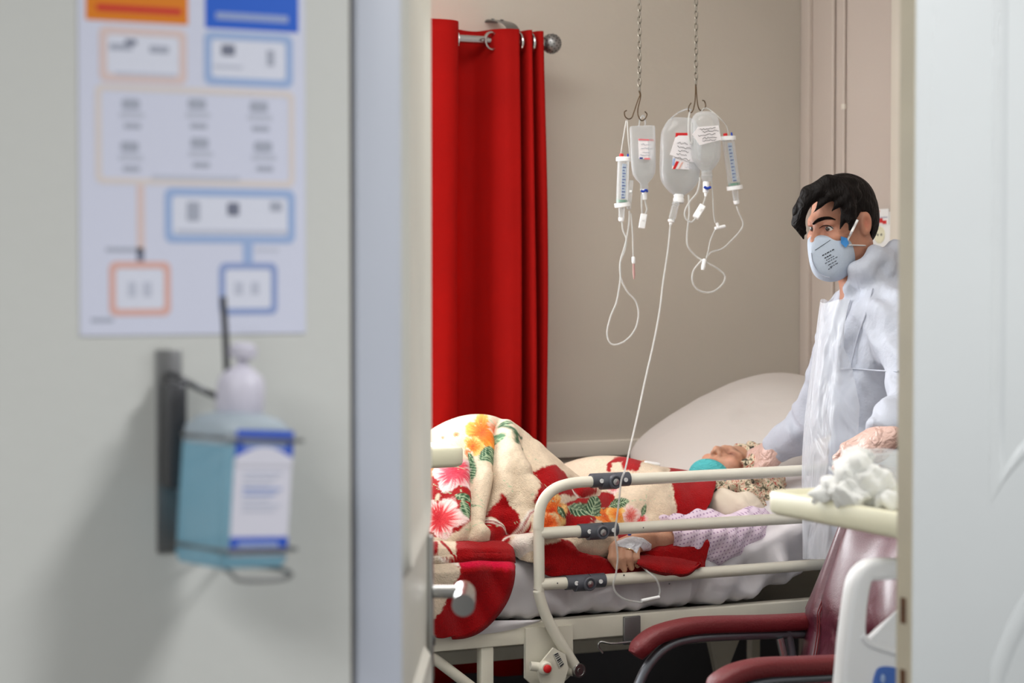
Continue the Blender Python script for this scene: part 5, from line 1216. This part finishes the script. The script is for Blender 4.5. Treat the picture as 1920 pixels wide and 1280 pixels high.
# hair
def mhair(p):
    q = ((p - mc) @ MM_) / MSc; qs = np.c_[np.abs(q[:, 0]), q[:, 1:]]
    d = ell(q, (0, -.016, .046), (.081, .100, .090)); back = ell(q, (0, -.045, -.005), (.074, .066, .075)); d = smin(d, back, .03)
    d = smax(d, q[:, 1] - .052 - .25 * (q[:, 2] - .05), .015)
    low = np.interp(q[:, 1], [-.10, -.05, -.03, -.005, .02, .05], [-.085, -.07, .022, .030, -.005, .05]); d = smax(d, (low - q[:, 2]) * .75, .008)
    d = d * MSc * .85
    for P, r in (([(1596, 346, 4.735), (1552, 344, 4.715), (1516, 362, 4.72), (1497, 394, 4.74), (1494, 418, 4.75), (1507, 448, 4.755)], [.018, .020, .017, .013, .011, .003]),
                 ([(1575, 352, 4.72), (1538, 358, 4.705), (1511, 382, 4.715), (1502, 412, 4.735), (1512, 438, 4.745)], [.018, .015, .011, .008, .002]),
                 ([(1586, 358, 4.71), (1558, 368, 4.695), (1538, 384, 4.70), (1526, 398, 4.71)], [.016, .010, .005, .0015]),
                 ([(1600, 366, 4.72), (1586, 385, 4.71), (1583, 408, 4.71), (1573, 434, 4.715)], [.020, .013, .007, .0015]), ([(1590, 370, 4.70), (1570, 384, 4.69), (1560, 396, 4.695)], [.012, .006, .0015]),
                 ([(1594, 390, 4.70), (1597, 410, 4.70), (1594, 430, 4.705)], [.016, .010, .004])):
        d = smin(d, chainf(p, [dep(*x) for x in P], r, .008), .012)
    a_ = q[:, 0] * 260 + q[:, 1] * 120; return d + .0005 * np.sin(a_ + 3 * np.sin(q[:, 2] * 60))
blob('hair', [(mhair, *bounds([ml(.12, .15, .16), ml(-.12, -.14, -.10), ml(-.12, .15, .16), ml(.12, -.14, -.1), dep(1484, 340, 4.7), dep(1520, 462, 4.8)], .02), .0028)], 'hair_dark', mn, None, 1)
# respirator, straps, clip, print
def resp(p):
    q = ((p - mc) @ MM_) / MSc; a_ = np.abs(q[:, 0])
    c = ell(q, (0, .056, -.072), (.071, .074, .080), np.array(Matrix.Rotation(-.25, 3, 'X'))); c = smax(c, (a_ * .62 + (q[:, 1] - .131) * .78), .02); c = smax(c, q[:, 2] + .012 + .22 * a_, .008); return c * MSc * .9
rp = blob('respirator_mask', [(resp, *bounds([ml(.08, .15, .02), ml(-.08, -.03, -.16), ml(-.08, .15, -.16)], .02), .0026)], 'respirator', mn)
fm = lambda p: np.minimum(np.minimum(mh(p), resp(p)), cone(p, ml(0, -.022, -.05), NBm + BF * .02, .052, .052))
H_ = lambda x, y, o_=.002: hit(x, y, fm, o_, 4.4, 5.2)
MB().tube(spline([H_(x, y, .0012) for x, y in ((1521, 474), (1522, 482), (1524, 492), (1531, 506), (1542, 516), (1556, 520))], 5), .0011, 6).build('seam', 'ink_grey', rp)
for A, B, nm in (((1588, 452), (1608, 412), 'strap'), ((1592, 459), (1640, 461), 'strap')):
    n_ = 7; HB_ = lambda x, y, o_: hit(x, y, lambda p: np.minimum(fm(p), mhair(p)), o_, 4.4, 5.2); MB().tube(spline([HB_(A[0] + (B[0] - A[0]) * k / n_, A[1] + (B[1] - A[1]) * k / n_, .003) for k in range(n_ + 1)], 3), .0030, 8, flat=.6).build(nm, 'strap_white', mn)
cpts = [H_(x, y, .003) for x, y in ((1577, 443), (1588, 446), (1592, 456), (1586, 464), (1577, 456))]; 
MB().prism(cpts, TC * .004 - R_ * .001).build('strap_clip', 'clip_blue', rp)
def ink(a_, b_, r, nm='print'): MB().tube([H_(a_[0] + (b_[0] - a_[0]) * k / 4, a_[1] + (b_[1] - a_[1]) * k / 4, .0008) for k in range(5)], r, 5).build(nm, 'ink_text', rp)
ink((1528, 469), (1557, 450), .0006)
for (x, y, L_, b_) in ((1542, 479, 20, 1), (1546, 484, 12, 1), (1549, 488, 15, 0), (1547, 494, 22, 0), (1553, 497, 14, 0), (1556, 501, 16, 0), (1553, 505, 5, 0)):
    x0 = x
    while x0 < x + L_:
        w_ = 2 + 3 * random.random(); yy = y - (x0 - x) * .55; ink((x0, yy), (x0 + w_, yy - w_ * .55), .0013 if b_ else .0008); x0 += w_ + 1.6
# coverall with hood folded on the neck
def cover(p):
    d = trunk(p, .004); d = smin(d, chainf(p, [LSh, ELb, LWr], [.066, .060, .054], .03), .022); d = smin(d, chainf(p, [RSh, REb, RWr], [.072, .058, .044], .03), .04)
    d = smin(d, chainf(p, [dep(1597, 534, 4.775), dep(1612, 508, 4.745), dep(1640, 486, 4.745), dep(1680, 476, 4.80), dep(1705, 490, 4.9)], [.012, .020, .026, .028, .026], .02), .02)
    d = smin(d, chainf(p, [dep(1618, 530, 4.76), dep(1650, 512, 4.76), dep(1690, 505, 4.80)], [.022, .030, .032], .02), .015)
    d = smin(d, chainf(p, [dep(1597, 540, 4.78), dep(1590, 558, 4.84), dep(1586, 553, 4.90)], [.012, .010, .009], .02), .015)
    dl_ = vlen(p - (LWr + (LWr - ELb) * .06)); al = np.clip(((p - LSh) @ (ELb - LSh)) / ((ELb - LSh) @ (ELb - LSh)), 0, 1)
    n1 = np.sin(p @ np.array([38, 25, 50]) + 2.2 * np.sin(p @ np.array([18, -21, 9]))); n2 = np.sin(p @ np.array([70, -55, 40]) + 2 * np.sin(p @ np.array([30, 24, -44])))
    d = d + .005 * n1 + .0025 * n2
    wl = LWr - ELb; wl = wl / np.linalg.norm(wl); d = smax(d, (p - LWr) @ wl - .035, .006)      # open cuffs
    wr2 = RWr - REb; wr2 = wr2 / np.linalg.norm(wr2); near_r = vlen(p - RWr) < .16; d = np.where(near_r, smax(d, (p - RWr) @ wr2 - .02, .006), d)
    neckhole = cone(p, ml(0, .01, -.10), NBm + ZU * .01 + BF * .045, .047, .046); d = smax(d, -neckhole, .006); return d * .9
lo_, hi_ = bounds([footL, footR, LSh, RSh, ELb, LWr, REb, RWr, dep(1690, 450, 4.8), dep(1590, 470, 4.7)], .13); lo_[2] = .06
cv = blob('coverall', [(cover, lo_, hi_, .0068)], 'coverall_white', mn, None, 1)
fc = lambda p: cover(p)
def seam(pts, r, nm, off=.002): MB().tube(spline([hit(x, y, fc, off, 4.3, 5.1) for x, y in pts], 4), r, 6, flat=.7).build(nm, 'coverall_white', cv)
seam([(1594, 562), (1585, 590), (1577, 630), (1571, 670), (1568, 692)], .0035, 'zip_flap', .004)
seam([(1636, 540), (1622, 590), (1606, 640), (1594, 690)], .0022, 'seam', .003)
seam([(1568, 692), (1595, 691), (1625, 693), (1655, 695), (1684, 696)], .0028, 'waist_elastic', .004)
for ft in (footL, footR): MB().tube([ft + ZU * .05 - BF * .05, ft + ZU * .045 + BF * .03, ft + ZU * .038 + BF * .16], [.046, .048, .036], 14).build('shoe', 'shoe', mn)
# clear plastic apron hanging from the chest
ys = np.linspace(564, 1048, 90); aa = np.linspace(-1, 1, 84)
xs_ = np.interp(ys, [564, 600, 650, 720, 790, 850, 900, 1048], [1538, 1533, 1527, 1517, 1508, 1504, 1503, 1505]); xe_ = np.interp(ys, [564, 600, 650, 690, 760, 880, 1048], [1592, 1585, 1582, 1598, 1612, 1606, 1585])
G = np.zeros((90, 84, 3)); tr = lambda p: np.minimum(trunk(p, .014), chainf(p, [RSh, REb], [.08, .07], .03))
for i, y in enumerate(ys):
    for j, a_ in enumerate(aa):
        k = abs(a_) ** 1.7; fl = .008 * math.sin(a_ * 8 + 1.6 * math.sin(y / 90 + a_)) * min(1, (y - 560) / 120) + .003 * math.sin(a_ * 17 + y / 34 + 2 * math.sin(y / 90))
        if a_ >= 0: x = xs_[i] + (xe_[i] - xs_[i]) * k; t = 4.88 - .20 * math.sin(a_ * math.pi / 2) ** .9 + fl
        else: x = xs_[i] + 34 * k; t = 4.88 + .13 * math.sin(-a_ * math.pi / 2) + fl
        G[i, j] = (x, y + 4 * math.sin(a_ * 5) * (y < 570), t)
P_all = np.array([dep(*v) for v in G.reshape(-1, 3)])
D_ = tr(P_all)                                            # keep the film outside the coverall
rays = np.array([ray(v[0], v[1]) for v in G.reshape(-1, 3)])
for _ in range(24):
    bad = (D_ < .004) & (G.reshape(-1, 3)[:, 2] < 4.89)
    if not bad.any(): break
    P_all[bad] -= rays[bad] * .012; D_[bad] = tr(P_all[bad])
ap = MB().grid(P_all.reshape(90, 84, 3)).build('apron', 'apron_film', mn)
0 and MB().tube(spline([dep(1592, 566, 4.74), dep(1604, 552, 4.74), dep(1622, 520, 4.70), dep(1650, 500, 4.70)], 6), .003, 6).build('neck_tie', 'apron_film', ap)
# gloved hands
gD = at(1408, 866, 4.53) - RWr; gf, gp = hand_field(at(1452, 846, 4.458), gD, (-.15, -.75, .65), s=.98, side=-1, curls=[(38, 45, 30), (42, 48, 30), (45, 48, 30), (50, 48, 30)], thumb=(38, 30))
gf2 = lambda p: smin(gf(p), cone(p, RWr + (RWr - REb) * -.05, at(1452, 846, 4.458), .034, .029), .02)
blob('glove', [(gf2, *bounds(np.r_[gp, [RWr]], .05), .0026)], 'glove', mn)
LW2 = dep(1652, 828, 4.42); hf2, hp2 = hand_field(LW2, -R_ * .8 - ZU * .45 + FH_ * .25, ZU * .7 + TC * .7, s=.98, side=1, curls=[(35, 45, 30)] * 4, thumb=(30, 30))
hf3 = lambda p: smin(hf2(p), cone(p, LWr, LW2, .034, .029), .02)
blob('glove', [(hf3, *bounds(np.r_[hp2, [LWr]], .05), .0028)], 'glove', mn)
# ------------------------------------------------------------------ visitor's armchair
mat('leather_maroon', (80, 18, 38), .42, bump=(260, .25), wrinkle=(9, .6), spec=.7, coat=.9); mat('leather_dark', (104, 26, 32), .45, bump=(200, .2), spec=.5); mat('tube_grey', (120, 124, 132), .35, .7)
ch = thing('armchair', (2.35, 3.62, 0), 'maroon leather reclining armchair with curved armrests in front of the bed', 'armchair')
def arm(pts, d, tube):
    P = spline([at(x, y, d) for x, y in pts], 7); n = len(P); LS = []
    for i in range(n):
        T = P[min(i + 1, n - 1)] - P[max(i - 1, 0)]; T /= np.linalg.norm(T); nz_ = np.cross(T, (0, 1, 0)); nz_ /= np.linalg.norm(nz_); nz_ = nz_ if nz_[2] > 0 else -nz_
        k = .55 + .45 * min(1, i / 5); a_ = np.linspace(0, 2 * math.pi, 20, endpoint=False); c_, s_ = np.cos(a_), np.sin(a_)
        LS.append(P[i] + np.outer(np.sign(c_) * np.abs(c_) ** .6 * .030 * k, (0, 1, 0)) + np.outer(np.sign(s_) * np.abs(s_) ** .7 * .0185 * (.8 + .2 * k), nz_))
    a0 = MB().loops(LS, True, True).build('armrest', 'leather_dark', ch)
    MB().tube(spline([at(x, y, d) for x, y in tube], 7), .0115, 12).build('arm_frame', 'tube_grey', ch)
arm([(1192, 1228), (1206, 1208), (1236, 1188), (1290, 1174), (1350, 1170), (1440, 1168), (1520, 1164)], 3.87, [(1180, 1330), (1196, 1286), (1216, 1246), (1250, 1212), (1300, 1196), (1400, 1190), (1515, 1187)])
arm([(1338, 1296), (1352, 1278), (1384, 1261), (1430, 1251), (1500, 1248), (1600, 1244)], 3.385, [(1326, 1390), (1350, 1325), (1390, 1290), (1440, 1276), (1520, 1270), (1600, 1266)])
# backrest: cushion from seat to headrest, leaning back
_pr = [at(x, y, 3.885) for x, y in ((1462, 1560), (1470, 1400), (1481, 1285), (1492, 1225), (1501, 1165), (1500, 1138), (1540, 1045), (1569, 983), (1600, 915), (1625, 862))]
BPR = spline(np.array([(p[0], 0, p[2]) for p in _pr]), 10); BSL = np.r_[0, np.cumsum(np.linalg.norm(np.diff(BPR, axis=0), axis=1))]; BSL /= BSL[-1]
def bpt(s, v, off=0.0):
    """s up the back, v 0 (far side) .. 1 (near side), off out of the face"""
    c = np.array([np.interp(s, BSL, BPR[:, 0]), np.interp(s, BSL, BPR[:, 2])]); e = .04
    g = np.array([np.interp(min(s + e, 1), BSL, BPR[:, k]) - np.interp(max(s - e, 0), BSL, BPR[:, k]) for k in (0, 2)]); nrm = np.array([-g[1], g[0]]) / np.hypot(*g)
    wd = .250 - .03 * max(0, s - .9) / .1; y = 3.628 + wd * (1 - 2 * v)
    return np.array([c[0] + nrm[0] * (off - .03), y, c[1] + nrm[1] * (off - .03)])
ns, nv = 60, 44; F_ = np.zeros((ns, nv, 3)); Bk = np.zeros((ns, nv, 3))
for i in range(ns):
    for j in range(nv):
        s_, v_ = i / (ns - 1), j / (nv - 1); ed = min(1, min(v_, 1 - v_) * 9) ** .5 * min(1, min(s_, 1 - s_) * 14) ** .5
        seam_ = .012 * math.exp(-((v_ - .16) / .018) ** 2) + .012 * math.exp(-((v_ - .84) / .018) ** 2) + .012 * math.exp(-((s_ - .84) / .02) ** 2) * (.2 < v_ < .8) + .009 * math.exp(-((s_ - .52 - .2 * abs(v_ - .5)) / .018) ** 2) * (.18 < v_ < .82)
        puff = .012 * math.sin(s_ * 9 + 2 * v_) + .008 * math.sin(v_ * 15 + s_ * 6) + .006 * math.sin(s_ * 31 + v_ * 9) * (.5 - abs(v_ - .5))
        F_[i, j] = bpt(s_, v_, .012 + (.045 + puff * .8) * ed - seam_); Bk[i, j] = bpt(s_, v_, -.02)
LSb = []
ring = lambda i: np.concatenate([F_[i], Bk[i][::-1]])
bk_ = MB().loops([ring(i) for i in range(ns)], True, True).build('backrest', 'leather_maroon', ch)
for v_ in (.155, .172): MB().tube([bpt(s_, v_ + .04 * math.sin(s_ * 3), .012 + .040) for s_ in np.linspace(.1, .82, 16)], .0016, 6).build('seam', 'leather_dark', bk_)
for s0 in (.835, .85): MB().tube([bpt(s0, v_, .05) for v_ in np.linspace(.22, .78, 10)], .0016, 6).build('seam', 'leather_dark', bk_)
edge_l = [bpt(s_, -.012, .004) for s_ in np.linspace(0, 1, 20)]; MB().tube(edge_l, .010, 8).build('edge_piping', 'leather_dark', bk_)
MB().box((1.98, 3.41, .38), (2.50, 3.845, .49), bev=.03).build('seat', 'leather_dark', ch)
for d in (3.385, 3.87):
    MB().tube(spline([(2.0, d, .52), (1.985, d, .30), (1.97, d, .012)], 5), .0115, 10).build('leg', 'tube_grey', ch); MB().tube(spline([(2.50, d, .66), (2.56, d, .35), (2.60, d, .012)], 5), .0115, 10).build('leg', 'tube_grey', ch)
    MB().tube([(2.0, d, .40), (2.54, d, .40)], .010, 10).build('seat_frame', 'tube_grey', ch)
MB().tube([at(1462, 1195, 3.86), at(1474, 1250, 3.86)], .010, 10).build('recline_strut', 'steel', ch)
# ------------------------------------------------------------------ overbed tables
def table(u0, u1, d0, d1, zt, label, col_u, col_d, foot):
    t = thing('overbed_table', (col_u, col_d, 0), label, 'table', 'overbed tables'); r = .03; LS = []
    for (z, ins) in ((zt - .044, .010), (zt - .040, .003), (zt - .034, 0), (zt - .006, 0), (zt - .001, .003), (zt, .008), (zt, .016), (zt - .004, .020), (zt - .009, .024)):
        P = rrect(u0 + ins, u1 - ins, d0 + ins, d1 - ins, max(r - ins * .6, .006), 6); LS.append(np.stack([P[:, 0], P[:, 1], np.full(len(P), z)], 1))
    MB().loops(LS, True, True).build('table_top', 'cream_plastic', t)
    MB().box((col_u - .025, col_d - .03, .06), (col_u + .025, col_d + .03, zt - .044), bev=.005).build('column', 'cream_enamel', t)
    f = MB().box((col_u - .03, foot[0], .035), (col_u + .03, foot[1], .07), bev=.008).box((col_u - .2, (foot[0] + foot[1]) / 2 - .03, .035), (col_u + .2, (foot[0] + foot[1]) / 2 + .03, .07), bev=.008); f.build('base', 'cream_enamel', t)
    for (a_, b_) in ((col_u, foot[0] + .02), (col_u, foot[1] - .02), (col_u - .18, (foot[0] + foot[1]) / 2), (col_u + .18, (foot[0] + foot[1]) / 2)): MB().cyl((a_ - .01, b_, .02), (a_ + .01, b_, .02), .02, n=14).build('castor', 'grey_plastic', t)
    return t
ZT = 1.056; c0 = dep(1432, 918, 3.70)
table(float(c0[0]), float(c0[0]) + .42, 2.62, float(c0[1]), ZT, 'cream overbed table top carrying the cotton wool and clear box', 2.30, 2.70, (2.60, 3.0))
c1_ = dep(876, 842, 4.42)
table(1.25, float(c1_[0]), float(c1_[1]), float(c1_[1]) + .24, float(c1_[2]) + .004, 'cream table top end beside the blanket-covered knees', 1.36, 4.075, (3.85, 4.35))
# ------------------------------------------------------------------ clear box and cotton wool on the near table
mat('box_clear', (235, 236, 240), .1, clear=.82, spec=.8); mat('cotton', (250, 250, 248), .95, bump=(90, .3), milk=.22)
bx = dep(1638, 936, 3.55); bx[2] = ZT - .009
bxo = thing('plastic_box', bx, 'clear open plastic box standing behind the cotton wool', 'box'); hw_, hd_, bh = .046, .040, .092
rl = lambda z, i, k=1.0: np.stack([bx[0] + rrect(-hw_ * k + i, hw_ * k - i, -hd_ * k + i, hd_ * k - i, .008, 5)[:, 0], bx[1] + rrect(-hw_ * k + i, hw_ * k - i, -hd_ * k + i, hd_ * k - i, .008, 5)[:, 1], np.full(24, bx[2] + z)], 1)
MB().loops([rl(.0008, .004, .9), rl(.002, 0, .9), rl(bh, 0, 1.0), rl(bh + .001, .0015, 1.0), rl(bh, .002, 1.0), rl(.004, .002, .9)], True, True).build('walls', 'box_clear', bxo)
an = rl(bh + .001, .001, 1.02); MB().tube(an, .0018, 6, closed=True).build('rim', 'box_clear', bxo)
for (x, y, t, r, sq, lab) in ((1545, 925, 3.53, .022, .65, 'flat tuft of cotton wool at the left end of the pile'), (1573, 915, 3.52, .027, .85, 'cotton wool wad left of the middle of the pile'), (1600, 882, 3.51, .035, 1.2, 'tallest cotton wool wad on top of the pile'),
                              (1602, 926, 3.47, .026, .95, 'rounded cotton wool wad at the front of the pile'), (1634, 908, 3.49, .034, .95, 'broad cotton wool wad right of the middle of the pile'), (1662, 934, 3.46, .017, .9, 'small cotton wool tuft at the right end, by the box corner')):
    c = dep(x, y, t)
    if c[2] - r * sq < ZT - .007 and y > 890: c[2] = ZT - .009 + r * sq * .92
    sd = int(x)
    ph3 = [np.array([math.sin(sd + k), math.cos(sd * 1.3 + k), math.sin(sd * .7 + 2 * k)]) * (52 + 46 * k) for k in range(5)]
    ff = lambda p, c=c, r=r, sq=sq, ph3=ph3: (ell(p, c, (r * 1.08, r, r * sq)) + sum(.0060 / (1 + .6 * k) * np.sin((p - c) @ v + k + 1.3 * np.sin((p - c) @ v[::-1] * .6)) for k, v in enumerate(ph3))) * .85
    o = blob('cotton_wool', [(ff, c - r * 1.6 - .01, c + r * 1.6 + .01, .0028)], 'cotton', None, None, 1); tag(o, lab, 'cotton wool', 'cotton wool on the table')
# ------------------------------------------------------------------ moulded bed-end panel with a hand hole
mat('panel_white', (238, 238, 240), .4); mat('panel_blue', (74, 112, 190), .4)
DE = 2.80
def curve_panel(name, loops, d, ext, bev, m, parent, res=3):
    cu = bpy.data.curves.new(name, 'CURVE'); cu.dimensions = '2D'; cu.fill_mode = 'BOTH'; cu.extrude = ext; cu.bevel_depth = bev; cu.bevel_resolution = res
    for lp in loops:
        sp = cu.splines.new('POLY'); sp.points.add(len(lp) - 1); sp.use_cyclic_u = True
        for k, (u, z) in enumerate(lp): sp.points[k].co = (u, z, 0, 1)
    tmp = bpy.data.objects.new(name, cu); me = bpy.data.meshes.new_from_object(tmp); bpy.data.objects.remove(tmp)
    n = len(me.vertices); V = np.zeros(n * 3); me.vertices.foreach_get('co', V); V = V.reshape(-1, 3); W_ = np.stack([V[:, 0], d + V[:, 2], V[:, 1]], 1); me.vertices.foreach_set('co', W_.ravel()); me.flip_normals(); me.update(); me.name = name
    return link(name, me, m, parent)
def uzp(pts, k=5, d=DE): P = spline(np.array([[*at(x, y, d)[[0, 2]], 0] for x, y in pts]), k, True)[:, :2]; return P
be = thing('bed_end_panel', (2.2, DE, 0), 'white moulded bed-end panel with hand hole and blue inset, below the near table', 'bed panel')
outer = uzp([(1576, 1300), (1585, 1200), (1596, 1115), (1606, 1080), (1624, 1062), (1650, 1057), (1720, 1058), (1800, 1054), (1840, 1075), (1850, 1110), (1850, 1200), (1850, 1400), (1700, 1420), (1565, 1400)])
hole = uzp([(1640, 1076), (1622, 1080), (1614, 1104), (1608, 1150), (1608, 1190), (1626, 1210), (1660, 1182), (1705, 1144), (1755, 1094), (1710, 1074)])
curve_panel('panel', [outer, hole[::-1]], DE, .008, .010, 'panel_white', be)
MB().tube(spline([at(x, y, DE - .019) for x, y in ((1618, 1192), (1634, 1208), (1690, 1226), (1760, 1246))], 6), .006, 8).build('ledge', 'panel_white', be)
MB().prism([at(x, y, DE - .0185) for x, y in ((1632, 1198), (1694, 1134), (1760, 1080), (1800, 1240), (1700, 1226))], (0, .006, 0)).build('inner_web', 'panel_white', be)
curve_panel('blue_inset', [uzp([(1636, 1300), (1640, 1266), (1654, 1250), (1700, 1256), (1800, 1275), (1800, 1330), (1640, 1340)], 5, DE - .018)], DE - .019, .0015, .001, 'panel_blue', be)
MB().sphere(at(1655, 1272, DE - .022), (.005, .004, .008), 12).build('button', 'ink_sky', be)
for u in (2.02, 2.30): MB().box((u, DE - .015, .02), (u + .03, DE + .015, .62), bev=.004).build('leg', 'panel_white', be)
